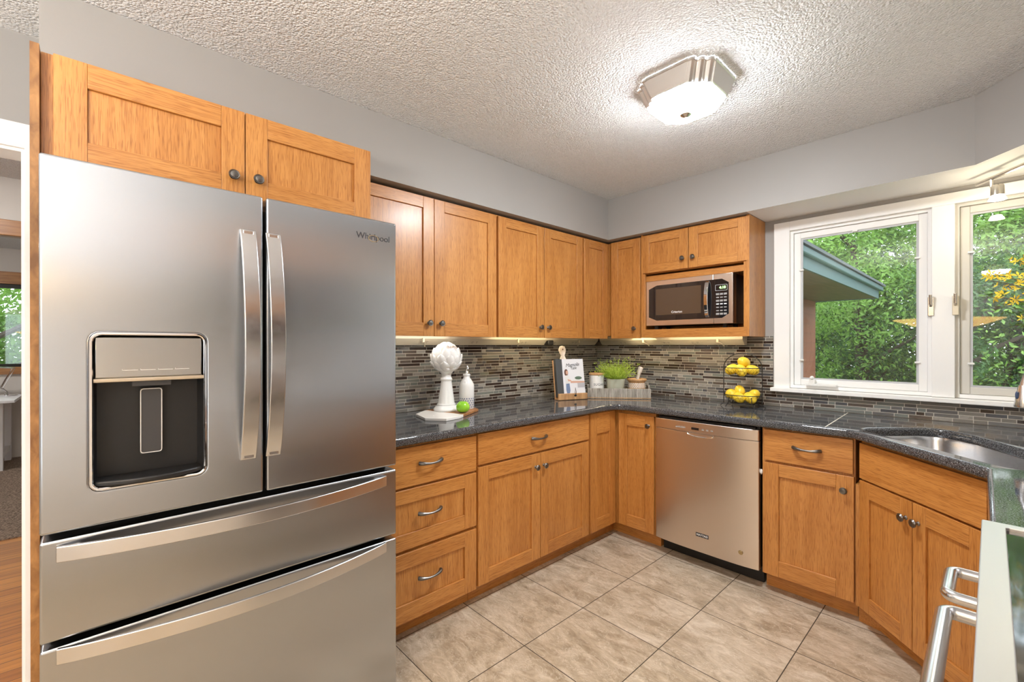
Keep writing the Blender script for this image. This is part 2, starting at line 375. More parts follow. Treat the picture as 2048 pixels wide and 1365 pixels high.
# ------------------------------------------------------------------ room shell
ZC, ZS = 2.44, 2.128
mb = MB().box(-.0, 3.1, -6.5, .0, -.05, 0, 'marbled_floor_tile'); struct('floor', mb)
struct('floor_hall', MB().box(-2.17, -.0, -6.5, -2.2, -.05, 0, 'golden_plank_floor'))
tag(obj('carpet', MB().box(-5.5, -2.17, -6.5, -2.2, -.05, .008, 'carpet_pile')), 'brown speckled carpet on the floor of the far room with the desk', 'carpet', kind='structure')
struct('ceiling', MB().box(-5.5, 3.1, -6.5, .15, ZC, ZC+.05, 'ceiling_texture'))
# window openings in the back wall
WX0, WXM0, WXM1, WX1, WZ0, WZ1 = 1.50, 2.165, 2.245, 2.93, 1.045, 2.045
mb = MB()
mb.box(-.12, WX0, 0, .15, 0, ZC, 'wall_paint').box(WX0, WX1, 0, .15, 0, WZ0, 'wall_paint').box(WX0, WX1, 0, .15, WZ1, ZC, 'wall_paint').box(WX1, 3.1, 0, .15, 0, ZC, 'wall_paint').box(WXM0, WXM1, 0, .15, WZ0, WZ1, 'wall_paint')
struct('wall_back', mb, weld=False)
mb = MB(); DY0, DY1, DZ = -4.55, -3.418, 2.03
mb.box(-.12, 0, DY1, 0, 0, ZC, 'wall_paint').box(-.12, 0, DY0, DY1, DZ, ZC, 'wall_paint').box(-.12, 0, -6.5, DY0, 0, ZC, 'wall_paint')
struct('wall_left', mb, weld=False)
mb = MB(); mb.box(2.99, 3.1, -4.1, 0, 0, ZC, 'white_paint').box(2.99, 3.1, -6.5, -6.2, 0, ZC, 'white_paint').box(2.99, 3.1, -6.2, -4.1, 0, .45, 'white_paint').box(2.99, 3.1, -6.2, -4.1, 2.15, ZC, 'white_paint')
struct('wall_right', mb, weld=False)
struct('wall_rear', MB().box(-5.5, 3.1, -6.6, -6.5, 0, ZC, 'far_paint'))
mb = MB().box(3.0, 3.08, -6.2, -6.12, .45, 2.15, 'white_trim').box(3.0, 3.08, -4.18, -4.1, .45, 2.15, 'white_trim').box(3.0, 3.08, -5.0, -4.92, .53, 2.07, 'white_trim').box(3.0, 3.08, -6.12, -4.18, .45, .53, 'white_trim').box(3.0, 3.08, -6.12, -4.18, 2.07, 2.15, 'white_trim')
w4 = struct('window_4', mb, weld=False)  # unseen window added in the right wall to let in fill daylight
obj('pane', MB().box(3.04, 3.044, -6.12, -5.0, .53, 2.07, 'window_glass').box(3.04, 3.044, -4.92, -4.18, .53, 2.07, 'window_glass'), w4)
# soffit above the wall cabinets (follows the cut corner over the sink)
mb = MB(); mb.prism([(0.001,-3.3645),(.36,-3.3645),(.36,-.342),(1.36,-.342),(1.36,-.001),(0.001,-.001)], ZS, ZC-.001, 'wall_paint')  # underside stays wall grey to stand in for shade above the cabinets
struct('wall_soffit', mb)
mb = MB(); mb.prism([(1.36,-.342),(2.326,-.342),(2.655,-.70),(2.655,-3.0),(2.989,-3.0),(2.989,-.001),(1.36,-.001)], ZS, ZC-.001, 'wall_paint', 'white_paint')
struct('wall_soffit_window', mb)
# doorway casing
mb = MB(); mb.box(.0, .014, DY1-.005, DY1+.055, 0, DZ+.082, 'white_trim').box(0, .014, DY0-.08, DY1-.005, DZ-.005, DZ+.082, 'white_trim').box(0, .014, DY0-.08, DY0+.005, 0, DZ-.005, 'white_trim')
mb.box(-.125, 0, DY1-.014, DY1-.0005, 0, DZ-.001, 'white_trim').box(-.125, 0, DY0, DY1-.014, DZ-.016, DZ-.0005, 'white_trim').box(-.125, 0, DY0+.0005, DY0+.014, 0, DZ-.016, 'white_trim')
struct('trim_1', mb, weld=False)
# hall and far room
struct('wall_hall_north', MB().box(-5.4, -.121, -2.3, -2.2, 0, ZC, 'far_paint'))
mb = MB(); mb.box(-2.23, -2.11, -3.0, -2.3, 0, ZC, 'far_paint').box(-2.23, -2.11, -5.4, -3.0, 2.06, ZC, 'far_paint').box(-2.23, -2.11, -6.5, -5.4, 0, ZC, 'far_paint')
struct('wall_hall_partition', mb, weld=False)
mb = MB(); mb.box(-2.105, -2.085, -5.5, -2.92, 2.05, 2.155, 'casing_wood').box(-2.109, -2.085, -3.0, -2.9, 0, 2.05, 'casing_wood').box(-2.109, -2.085, -5.5, -5.4, 0, 2.05, 'casing_wood')
struct('trim_2', mb, bev=.004, weld=False)
FX = -5.4
mb = MB(); mb.box(FX-.1, FX, -4.7, -3.2, 0, .98, 'far_paint').box(FX-.1, FX, -4.7, -3.2, 2.17, ZC, 'far_paint').box(FX-.1, FX, -6.5, -4.7, 0, ZC, 'far_paint').box(FX-.1, FX, -3.2, -2.2, 0, ZC, 'far_paint')
struct('wall_far', mb, weld=False)
w3 = struct('window_3', MB().box(FX-.06, FX+.02, -4.7, -3.2, 2.03, 2.17, 'casing_wood').box(FX-.06, FX+.03, -4.7, -3.2, .98, 1.065, 'casing_wood').box(FX-.06, FX+.02, -4.7, -4.6, 1.065, 2.03, 'casing_wood').box(FX-.06, FX+.02, -3.3, -3.2, 1.065, 2.03, 'casing_wood'), weld=False)
obj('sash', MB().box(FX-.05, FX-.01, -4.6, -3.3, 1.98, 2.03, 'iron').box(FX-.05, FX-.01, -4.6, -3.3, 1.065, 1.10, 'iron'), w3, weld=False)
obj('pane', MB().box(FX-.032, FX-.028, -4.6, -3.3, 1.10, 1.98, 'window_glass'), w3)

# ------------------------------------------------------------------ windows over the counter
def window(n, x0, x1, locx, warm):
    m = 'sash_metal' if warm else 'white_trim'
    z0, z1 = WZ0, WZ1
    w = MB()   # deep white liner
    w.box(x0+.001, x0+.02, .0, .149, z0+.001, z1-.001, m).box(x1-.02, x1-.001, .0, .149, z0+.001, z1-.001, m).box(x0+.02, x1-.02, .0, .149, z1-.02, z1-.001, m).box(x0+.02, x1-.02, .0, .149, z0+.001, z0+.02, 'white_trim')
    wo = struct('window_%d' % n, w, weld=False)
    s = MB(); a = .036
    X0, X1, Z0, Z1, y0, y1 = x0+.021, x1-.021, z0+.021, z1-.021, .015, .05
    ms = 'white_trim' if not warm else 'sash_metal'
    s.box(X0, X0+a, y0, y1, Z0, Z1, ms).box(X1-a, X1, y0, y1, Z0, Z1, ms).box(X0+a, X1-a, y0, y1, Z1-a, Z1, ms).box(X0+a, X1-a, y0, y1, Z0, Z0+a, ms)
    so = obj('sash', s, wo, bev=.003, weld=False)
    g = MB(); c = .010
    s2 = MB(); xa, xb, za, zb = X0+a, X1-a, Z0+a, Z1-a
    s2.box(xa, xa+c, .022, .03, za, zb, 'bead_grey').box(xb-c, xb, .022, .03, za, zb, 'bead_grey').box(xa+c, xb-c, .022, .03, zb-c, zb, 'bead_grey').box(xa+c, xb-c, .022, .03, za, za+c, 'bead_grey')
    obj('glazing_bead', s2, so, weld=False)
    obj('pane', MB().box(xa, xb, .036, .039, za, zb, 'window_glass'), wo)
    for px, pz in ((xa+.004, za+.12), (xa+.004, zb-.2), (xb-.004, za+.12), (xb-.004, zb-.2), ((xa+xb)/2, zb-.003)):
        obj('clip', MB().box(px-.012, px+.012, .008, .022, pz-.005, pz+.005, 'white_plastic'), so, bev=.002)
    k = MB().box(locx-.012, locx+.012, -.028, .014, 1.47, 1.57, 'beige_metal' if warm else 'nickel')
    k.tube([(locx, -.02, 1.52), (locx, -.045, 1.53), (locx, -.05, 1.58)], .007, 'nickel')
    obj('latch', k, wo, bev=.003)
    if not warm:
        k = MB().box(x0+.09, x0+.25, -.03, .012, z0+.021, z0+.035, 'white_plastic').box(x0+.11, x0+.14, -.024, .006, z0+.035, z0+.06, 'white_plastic').ball((x0+.125, -.02, z0+.07), .012, 'white_plastic')
        obj('crank', k, wo, bev=.002)
    return wo
window(1, WX0, WXM0, WXM0-.006, False)
window(2, WXM1, WX1, WXM1+.006, True)
mb = MB(); CW = .075
mb.box(WX0-.085, WX0+.004, -.022, -.0005, WZ0-.002, WZ1+.055, 'white_trim').box(WX0+.004, 2.985, -.022, -.0005, WZ1-.004, WZ1+.055, 'white_trim').box(WXM0-.004, WXM1+.004, -.022, -.0005, WZ0, WZ1-.004, 'white_trim').box(WX1-.004, 2.985, -.022, -.0005, WZ0, WZ1-.004, 'white_trim')
mb.box(WX0-.1, 2.985, -.048, -.0005, WZ0-.026, WZ0-.002, 'white_trim')
struct('trim_3', mb, bev=.003, weld=False)

# ------------------------------------------------------------------ backsplash mosaic
def mosaic(name, L, zlo, zhi_f, label, loc, rz, seed, skip=None):
    rnd = random.Random(seed); mb = MB(); P = .0193; g = .0030; th = .007
    rows = int((1.376-zlo)/P)
    zs = sorted(set(zhi_f(x) for x in (0.01, L-.01)))
    segs = zhi_f.segs
    for a, b, zt in segs: mb.box(a, b, -.0055, -.0005, zlo, zt, 'grout')
    for i in range(rows+1):
        z0 = zlo+i*P+g/2; z1 = z0+P-g; x = -rnd.random()*.1
        while x < L:
            w = rnd.choice([.035, .050, .060, .075, .095, .12, .15]); a, b = max(0, x+g/2), min(L, x+w-g/2); x += w
            for bd_ in (q_[1] for q_ in zhi_f.segs[:-1]):
                if a < bd_ < b and zhi_f(b) < z0+.004: b = bd_
            zt = zhi_f((a+b)/2)
            if b-a < .004 or z0 > zt-.004: continue
            m = rnd.choices(range(1, 8), [16, 15, 22, 14, 18, 12, 9])[0]
            z1c = min(z1, zt-.0005)
            mb.box(a, b, -th, -.0054, z0, z1c, TILES[m][0])
    o = obj(name, mb, None, loc, rz, weld=False); tag(o, label, 'backsplash'); return o
class ZF:
    def __init__(s, segs): s.segs = segs
    def __call__(s, x):
        for a, b, z in s.segs:
            if a <= x < b: return z
        return s.segs[-1][2]
ZT = .919
mosaic('tile_backsplash', 2.41, ZT+.001, ZF([(0, 2.41, 1.376)]), 'mosaic backsplash of thin grey and brown tiles on the wall beside the refrigerator', (0, -2.418, 0), PI/2, 3)
mosaic('tile_backsplash', 2.98, ZT+.001, ZF([(0, 1.398, 1.376), (1.398, 2.98, WZ0-.027)]), 'mosaic backsplash of thin tiles below the microwave cabinet and the window', (.008, 0, 0), 0, 4)

# ------------------------------------------------------------------ cabinet parts
def knob(parent, x, z, y=0, s=1.0):
    mb = MB(); mb.lathe([(.0001, .0), (.0085, 0), (.0085, .002), (.0055, .005), (.005, .014), (.009, .017), (.0155, .020), (.0165, .0235), (.0145, .0265), (.012, .026), (.011, .0275), (.005, .029), (.0001, .029)], 'pewter', (0,0,0), 20, 'y')
    if s != 1: mb.xf(Matrix.Scale(s, 4))
    return obj('knob', mb, parent, (x, y, z))
def pull(parent, x, z, y=0, w=.12):
    mb = MB(); n = 14; path = []; R = []
    for i in range(n+1):
        t = i/n; a = PI*t; path.append(((t-.5)*w, -.004-.024*math.sin(a)**.6, -.004*math.sin(a))); R.append(.0048+.0045*abs(math.cos(a))**3)
    mb.tube(path, R, 'pewter', 10)
    return obj('handle', mb, parent, (x, y, z))
def shaker(name, parent, x, z, w, h, y, st=.068, rb=.072, rtp=None, knob_at=None, label=None, ks=1.0, pull_at=None, slab=False, rz=0, xy=None):
    rtp = rtp or rb; T = .020; mb = MB()
    if slab: mb.box(0, w, -T, 0, 0, h, 'oak_h')
    else:
        mb.box(0, st, -T, 0, 0, h, 'oak_v').box(w-st, w, -T, 0, 0, h, 'oak_v')
        mb.box(st+.0003, w-st-.0003, -T, 0, 0, rb, 'oak_h').box(st+.0003, w-st-.0003, -T, 0, h-rtp, h, 'oak_h')
        mb.box(st, w-st, -T+.009, -.004, rb, h-rtp, 'oak_v')
    o = obj(name, mb, parent, xy if xy else (x, y, z), rz, bev=.0014, seg=2, weld=False)
    if label: o['label'] = label
    if knob_at: knob(o, knob_at[0], knob_at[1], -T, ks)
    if pull_at: pull(o, pull_at[0], pull_at[1], -T)
    return o
YB = -.597      # base face frame plane (door backs), local
ZB0, ZB1 = .090, .877
def base_body(mb, w, depth=-.597, toe=-.535, x0=0.001):
    mb.box(x0, w-.001, -.012, depth, ZB0, ZB1, 'oak_v'); mb.box(x0, w-.001, -.012, toe, 0, ZB0, 'oak_h')
# left run, frame rotated so that local x runs towards the corner
R90 = PI/2
c = thing('drawer_cabinet', 'oak base cabinet with three drawers right beside the refrigerator', 'cabinet', (0, -2.418, 0), R90)
mb = MB(); base_body(mb, 2.418-1.8355); obj('body', mb, c, weld=False)
def yl(c_y0, y): return y-c_y0
w_ = 2.395-1.842; xo = .023
d1 = shaker('drawer', c, xo, .690, w_, .173, YB, slab=True, pull_at=(yl(-2.395, -2.112), .095))
d2 = shaker('drawer', c, xo, .4135, w_, .265, YB, st=.072, rb=.070, rtp=.062, pull_at=(yl(-2.395, -2.116), .146))
d3 = shaker('drawer', c, xo, .093, w_, .305, YB, st=.072, rb=.080, rtp=.070, pull_at=(yl(-2.395, -2.117), .176))
c = thing('base_cabinet', 'oak base cabinet with one wide drawer above two doors, left of the inside corner', 'cabinet', (0, -1.8345, 0), R90)
mb = MB(); base_body(mb, 1.8345-.9145); obj('body', mb, c, weld=False)
shaker('drawer', c, .0055, .7125, .905, .157, YB, slab=True, pull_at=(.439, .081))
shaker('door', c, .0055, .100, .4505, .600, YB, knob_at=(.412, .527)); shaker('door', c, .459, .100, .4505, .600, YB, knob_at=(.026, .527))
# corner base cabinet, L shaped
c = thing('corner_base_cabinet', 'L-shaped oak corner base cabinet with two narrow doors meeting under the countertop', 'cabinet')
Lp = [(.012,-.9135),(.597,-.9135),(.597,-.600),(.905,-.600),(.905,-.012),(.012,-.012)]
mb = MB(); mb.prism(Lp, ZB0, ZB1, 'oak_v'); mb.prism([(.012,-.9135),(.535,-.9135),(.535,-.535),(.905,-.535),(.905,-.012),(.012,-.012)], 0, ZB0-.0005, 'oak_h')
obj('body', mb, c, weld=False)
shaker('door', c, 0, 0, .277, .774, 0, st=.068, rb=.08, rtp=.136, xy=(.597, -.905, .098), rz=R90)
shaker('door', c, 0, 0, .264, .757, 0, st=.064, rb=.08, rtp=.078, xy=(.637, -.600, .098), knob_at=(.228, .695))
# back run
c = thing('base_cabinet', 'oak base cabinet with one drawer above one door, right of the dishwasher', 'cabinet', (1.532, 0, 0))
mb = MB(); base_body(mb, 1.938-1.532, -.600); obj('body', mb, c, weld=False)
shaker('drawer', c, .014, .705, .384, .163, -.600, slab=True, pull_at=(.197, .088))
shaker('door', c, .014, .098, .388, .594, -.600, st=.070, rb=.085, rtp=.066, knob_at=(.350, .526))
obj('latch_hook', MB().ball((0, 0, 0), .011, 'white_plastic', sc=(.7, .7, 1.3)), c, (-.004, -.603, .632))
A = math.radians(-47.1)
P1 = Vector((1.9505, -.634)); ddir = Vector((math.cos(A), math.sin(A))); back = Vector((-ddir.y, ddir.x))
O = P1+back*.020
c = thing('sink_cabinet', 'oak sink cabinet set diagonally across the corner with two doors', 'cabinet', (O.x, O.y, 0), A)
# body polygon in world coordinates -> local
Minv = Matrix.LocRotScale(Vector((O.x, O.y, 0)), Matrix.Rotation(A, 3, 'Z').to_quaternion(), None).inverted()
W_ = .619
e = O+ddir*W_
def loc2(p): v = Minv @ Vector((p[0], p[1], 0)); return (v.x, v.y)
poly = [(0, 0), (W_, 0), loc2((2.98, e.y)), loc2((2.98, -.012)), loc2((1.941, -.012)), loc2((1.941, O.y))]
mb = MB(); n_ = len(poly)
mb.prism(poly, ZB0, ZB1-.215, 'oak_v')
toe = [(.03, .062), (W_-.03, .062), loc2((2.95, e.y)), loc2((2.95, -.03)), loc2((1.945, -.03)), loc2((1.945, O.y+.05))]
mb.prism(toe, 0, ZB0-.0005, 'oak_h'); mb.box(.0, W_, 0, .018, ZB1-.214, ZB1, 'oak_v')
obj('body', mb, c, weld=False)
shaker('false_drawer', c, .010, .700, W_-.02, .163, 0, slab=True)
shaker('door', c, .010, .098, .297, .593, 0, knob_at=(.268, .520), st=.06); shaker('door', c, .311, .098, .297, .593, 0, knob_at=(.028, .520), st=.06)
c = thing('side_base_cabinet', 'narrow oak base cabinet between the corner sink and the stove', 'cabinet', (2.99, e.y-.004, 0), -R90)
wr = (-1.792)-(e.y-.004); wr = -wr
mb = MB(); base_body(mb, wr, -.597); obj('body', mb, c, weld=False)
shaker('drawer', c, .01, .705, wr-.02, .163, -.597, slab=True); shaker('door', c, .01, .098, wr-.02, .594, -.597)

# wall cabinets
def uppers(label, y0, y1, doors, knobs, filler=0):
    c = thing('wall_cabinet', label, 'cabinet', (0, y0, 0), R90)
    mb = MB().box(.001, y1-y0-.001, -.002, -.305, 1.388, 2.116, 'oak_v').box(.001, y1-y0-.001, -.285, -.305, 1.368, 1.3875, 'oak_h'); obj('body', mb, c, weld=False)
    for (a, b), kx in zip(doors, knobs):
        shaker('door', c, a-y0, 1.366, b-a, .742, -.305, st=.066, rb=.072, rtp=.060, knob_at=(kx-a, .070))
uppers('oak two-door wall cabinet nearest the refrigerator', -2.418, -1.4465, [(-2.342, -1.9003), (-1.8971, -1.4537)], [-1.9357, -1.8600])
uppers('oak two-door wall cabinet above the green apple and cookbook', -1.4445, -.6045, [(-1.4375, -1.0308), (-1.0259, -.6159)], [-1.0700, -.9930])
c = thing('corner_wall_cabinet', 'oak corner wall cabinet with a door on each side of the inside corner', 'cabinet')
mb = MB(); Lq = [(.002,-.6025),(.305,-.6025),(.305,-.265),(.606,-.265),(.606,-.002),(.002,-.002)]
mb.prism(Lq, 1.388, 2.116, 'oak_v'); obj('body', mb, c, weld=False)
shaker('door', c, 0, 0, .292, .742, 0, st=.062, rb=.072, rtp=.060, xy=(.305, -.592, 1.366), rz=R90)
shaker('door', c, 0, 0, .256, .746, 0, st=.062, rb=.072, rtp=.060, xy=(.345, -.265, 1.368), knob_at=(.212, .072))
c = thing('microwave_cabinet', 'oak wall cabinet with two small doors above an open shelf for the microwave', 'cabinet', (.608, 0, 0))
mb = MB(); W = 1.358-.608
mb.box(.001, .018, -.002, -.285, 1.371, 2.1265, 'oak_v').box(W-.018, W-.0005, -.002, -.285, 1.371, 2.1265, 'oak_v').box(.018, W-.018, -.002, -.265, 2.102, 2.1265, 'oak_h')
mb.box(.018, W-.018, -.002, -.265, 1.838, 1.856, 'oak_h').box(.018, W-.018, -.002, -.265, 1.412, 1.430, 'oak_h').box(.018, W-.018, -.002, -.010, 1.43, 2.102, 'oak_v')
mb.box(.018, W-.018, -.265, -.285, 1.371, 1.430, 'oak_h').box(.018, .032, -.265, -.285, 1.430, 1.838, 'oak_v').box(W-.034, W-.018, -.265, -.285, 1.430, 1.838, 'oak_v')
mb.box(.018, W-.018, -.225, -.245, 1.785, 1.826, 'oak_h')
obj('body', mb, c, weld=False, bev=.001)
shaker('door', c, .006, 1.8425, .352, .277, -.266, st=.062, rb=.062, rtp=.058, knob_at=(.318, .070)); shaker('door', c, .3635, 1.8425, .381, .277, -.266, st=.064, rb=.062, rtp=.058, knob_at=(.034, .070))
# cabinet over refrigerator + end panel
c = thing('refrigerator_top_cabinet', 'oak cabinet with two wide low doors above the refrigerator', 'cabinet', (0, -3.3425, 0), R90)
mb = MB().box(0, .920, -.002, -.655, 1.80, 2.100, 'oak_v'); obj('body', mb, c, weld=False)
shaker('door', c, .0238, 1.812, .4467, .284, -.657, st=.066, rb=.066, rtp=.068, knob_at=(.412, .062)); shaker('door', c, .4735, 1.812, .4400, .284, -.657, st=.066, rb=.066, rtp=.068, knob_at=(.0340, .064))
o = obj('end_panel', MB().box(.016, .690, -3.3605, -3.3435, 0, 2.103, 'edge_oak')); tag(o, 'tall narrow oak end panel standing left of the refrigerator', 'panel')

# ------------------------------------------------------------------ countertop with undermount sink
eA = P1-back*.028
outer = [(.0085,-2.416),(.6465,-2.416),(.6465,-.650),(1.925,-.650)]
q0 = P1-back*.030; # slide along diagonal to meet y=-.650 and x=2.366
t0 = (-.650-q0.y)/ddir.y; t1 = (2.366-q0.x)/ddir.x
outer = [(.0085,-2.416),(.6465,-2.416),(.6465,-.650),(q0.x+ddir.x*t0,-.650),(2.366,q0.y+ddir.y*t1),(2.372,-1.790),(2.985,-1.790),(2.985,-.0085),(.0085,-.0085)]
outer = fillet(outer, {2:.09, 3:.05, 4:.03}, 8)
def uv(u, v): return (u*.7071+v*.7071, -u*.7071+v*.7071)
def sinkpoly(g=0):
    pts = [(1.77-g,.965-g),(2.50+g,.950-g),(2.50+g,1.255+g),(2.27,1.265+g),(1.93,1.35+g),(1.75-g,1.355+g)]
    return fillet([uv(*p) for p in pts], {0:.09,1:.08,2:.08,3:.12,4:.10,5:.10}, 7)
me = curve_plate('countertop', outer, [sinkpoly()], .040, .013, 'black_granite', 3)
finish_mesh(me, 30)
ct = wnorm(link('countertop', me, None, (0, 0, .899))); tag(ct, 'speckled black granite countertop running along all three sides with a rounded edge', 'countertop')
sa, sb = (1.803, -.012), (1.826, -.640)
obj('seam', MB().ribbon([(sa[0], sa[1], .9195), (sb[0], sb[1], .9195)], .004, .0012, (1, 0, 0), 'page_paper'), ct, (0, 0, -.899), label='pale seam line')
mb = MB(); sp_ = sinkpoly(.012); sp2 = sinkpoly(.004)
cx = sum(p[0] for p in sp_)/len(sp_); cy = sum(p[1] for p in sp_)/len(sp_)
def ringp(f, z): return [((p[0]-cx)*f+cx, (p[1]-cy)*f+cy, z) for p in sp_]
rings = [ringp(1.03, .8775), ringp(1.0, .8775), ringp(.985, .86), ringp(.97, .72), ringp(.93, .70), ringp(.10, .692)]
n_ = len(sp_); vs = [v for r in rings for v in r]; fs = []
for i in range(len(rings)-1):
    for k in range(n_): fs.append((i*n_+k, i*n_+(k+1)%n_, (i+1)*n_+(k+1)%n_, (i+1)*n_+k))
fs.append(tuple((len(rings)-1)*n_+k for k in range(n_)))
mb.add(vs, fs, 'sink_steel')
o = obj('sink', mb, None, ang=50); tag(o, 'brushed stainless steel undermount sink in the corner countertop', 'sink')
so = o.modifiers.new('solid', 'SOLIDIFY'); so.thickness = .002; so.offset = -1
obj('drain', MB().lathe([(.0001, .003), (.02, .003), (.035, .006), (.042, .004), (.043, 0)], 'chrome', (cx, cy, .693), 24), o)

# ------------------------------------------------------------------ refrigerator
fr = thing('refrigerator', 'stainless steel french-door refrigerator with ice and water dispenser', 'refrigerator', (0, -3.333, 0), R90)
mb = MB().box(.004, .903, -.06, -.806, .035, 1.742, 'grey_plastic').box(.02, .887, -.10, -.76, 0, .035, 'black_plastic').box(.02, .10, -.78, -.85, 1.742, 1.756, 'grey_plastic').box(.8, .88, -.78, -.85, 1.742, 1.756, 'grey_plastic')
mb.box(.01, .897, -.806, -.812, .04, 1.74, 'dark_gap')
obj('body', mb, fr, bev=.003, weld=False)
def front(name, x0, x1, z0, z1, holes=[], parent=fr, y=-.848, th=.064, b=.006):
    me = curve_plate(name, rrect(x0, x1, z0, z1, .006, 3), holes, th, b, 'fridge_steel', 2)
    me.transform(Matrix.Rotation(PI/2, 4, 'X')); finish_mesh(me, 30)
    return wnorm(link(name, me, parent, (0, y, 0)))
hole = rrect(.0845, .3225, .960, 1.351, .022, 4)
dl = front('door', .0, .4655, .876, 1.766, [hole]); dr = front('door', .4745, .907, .876, 1.766)
dm = front('freezer_drawer', .0, .907, .6225, .860); db = front('freezer_drawer', .0, .907, .060, .6075)
def vbar(door, x):
    mb = MB(); z0, z1 = .984, 1.657; path = []
    for i in range(21):
        t = i/20; path.append((x, -.035-.058*math.sin(PI*t)**.8, z0+(z1-z0)*t))
    mb.ribbon(path, .041, .010, (1, 0, 0), 'satin_steel'); mb.box(x-.014, x+.014, -.031, -.045, z0+.002, z0+.05, 'satin_steel').box(x-.014, x+.014, -.031, -.045, z1-.05, z1-.002, 'satin_steel')
    obj('handle', mb, door, bev=.002)
vbar(dl, .424); vbar(dr, .491)
def hbar(door, z):
    mb = MB(); x0, x1 = .029, .862; path = []
    for i in range(29):
        t = i/28; path.append((x0+(x1-x0)*t, -.038-.068*math.sin(PI*t)**.85, z))
    mb.ribbon(path, .037, .010, (0, 0, 1), 'satin_steel'); mb.box(x0+.001, x0+.04, -.031, -.040, z-.014, z+.014, 'satin_steel').box(x1-.04, x1-.001, -.031, -.040, z-.014, z+.014, 'satin_steel')
    obj('handle', mb, door, bev=.002)
hbar(dm, .829); hbar(db, .590)
# dispenser (children of the left door)
dp = MB(); hx0, hx1, hz0, hz1 = .0845, .3225, .960, 1.351
dp.box(hx0-.004, hx1+.004, .030, .034, hz0-.004, hz1+.004, 'black_plastic')
K = 10
prof = rrect(hx0+.0015, hx1-.0015, hz0+.0015, hz1-.0015, .022, 4)
vs = [(p[0], -.030, p[1]) for p in prof]+[((p[0]-.2035)*.9+.2035, .030, (p[1]-1.155)*.96+1.155) for p in prof]; n_ = len(prof)
dp.add(vs, [(i, (i+1)%n_, n_+(i+1)%n_, n_+i) for i in range(n_)], 'black_plastic')
dsp = obj('dispenser', dp, dl, weld=False)
ch = [(p[0], -.0325, p[1]) for p in rrect(hx0+.003, hx1-.003, hz0+.003, hz1-.003, .020, 4)]
obj('chrome_rim', MB().tube(ch, .0042, 'chrome', 8, closed=True), dsp, label='thin chrome rim')
mb = MB().box(hx0+.009, hx1-.009, -.026, -.010, 1.236, 1.340, 'panel_glass'); obj('control_panel', mb, dsp, bev=.003, label='mirror-grey control panel')
mb = MB().box(hx0+.006, hx1-.006, -.030, .02, 1.226, 1.2355, 'tan_strip'); obj('tan_lip', mb, dsp, bev=.002)
for i, (tx, tz, tt) in enumerate([(.165, 1.327, '___________'), (.127, 1.285, '. . .'), (.232, 1.258, '|--------|--------|--------|')]):
    pass
for k in range(4): obj('control_mark', MB().box(.145+k*.036, .176+k*.036, -.0264, -.0262, 1.2545, 1.2555, 'white_print').box(.145+k*.036, .1455+k*.036, -.0264, -.0262, 1.2545, 1.2585, 'white_print'), dsp, weld=False)
mb = MB(); mb.prism([(.165, -.018), (.245, -.018), (.232, .012), (.178, .012)], 1.213, 1.2255, 'grey_plastic'); obj('nozzle', mb, dsp)
mb = MB().box(.182, .228, .006, .012, 1.03, 1.206, 'grey_plastic'); pd = obj('paddle', mb, dsp, bev=.002)
obj('paddle_outline', MB().tube([(p[0], .0045, p[1]) for p in rrect(.183, .227, 1.033, 1.203, .006, 3)], .0012, 'white_satin', 6, closed=True), pd)
mb = MB(); pts = [(hx0+.004, .028), (hx0+.004, -.022)]
for i in range(13): t = i/12; pts.append((hx0+.01+(hx1-hx0-.02)*t, -.026-.030*math.sin(PI*t)))
pts += [(hx1-.004, -.022), (hx1-.004, .028)]
mb.prism(pts, .9685, .982, 'black_plastic'); obj('drip_tray', mb, dsp, bev=.004)
lettering('Whirlpool', .030, 'ink', dr, (.818, -.0325, 1.701), name='brand_lettering')
obj('brand_ring', MB().tube([(.818+.018*math.cos(a), -.0326, 1.697+.011*math.sin(a)) for a in [2*PI*i/24 for i in range(24)]], .0008, 'badge_gold', 5, closed=True), dr)

# ------------------------------------------------------------------ dishwasher
dw = thing('dishwasher', 'stainless steel dishwasher with a recessed pocket handle under the counter', 'dishwasher', (.9165, 0, 0))
DWW = 1.5225-.9165
mb = MB().box(.004, DWW-.004, -.02, -.59, .10, .872, 'black_plastic').box(.004, DWW-.004, -.02, -.53, .0, .095, 'black_plastic').box(.02, DWW-.02, -.59, -.615, .850, .870, 'black_plastic')
obj('body', mb, dw, weld=False, bev=.002)
# bowed door panel with pocket
mb = MB(); n = 18
def fy(t): return -.622-.018*(1-(2*t-1)**4)
secs = []
for i in range(n+1):
    t = i/n; secs.append((t*DWW, fy(t)))
poly = secs+[(DWW, -.592), (0, -.592)]
mb.prism(poly[::-1], .098, .7955, 'pink_steel')
dd = obj('door', mb, dw, bev=.003, ang=25)
mb = MB(); secs2 = [(x, y-.004) for x, y in secs]
mb.prism((secs2+[(DWW, -.592), (0, -.592)])[::-1], .797, .859, 'pink_steel'); cp = obj('control_strip', mb, dw, bev=.004, ang=25)
mb = MB(); mb.box(.30, .345, -.0002, .001, -.007, .007, 'black_glass')
obj('display', mb, cp, (-.058, -.6448, .821))
for k in range(7):
    bx = .15+k*.016 if k < 4 else .31+(k-4)*.026
    obj('button', MB().box(-.007, .007, -.0006, .001, -.003, .003, 'label_grey').box(-.004, .004, -.0006, .001, .006, .008, 'label_grey'), cp, (bx, fy(bx/DWW)-.0042, .820), weld=False)
mb = MB(); pts = []
for i in range(13): a = PI*i/12; pts.append((.295-.078*math.cos(a), .7955-.020*math.sin(a)**.5))
vs = [(p[0], -.6415, p[1]) for p in pts]+[((p[0]-.295)*.8+.295, -.628, (p[1]-.7955)*.6+.7955) for p in pts]; n_ = 13
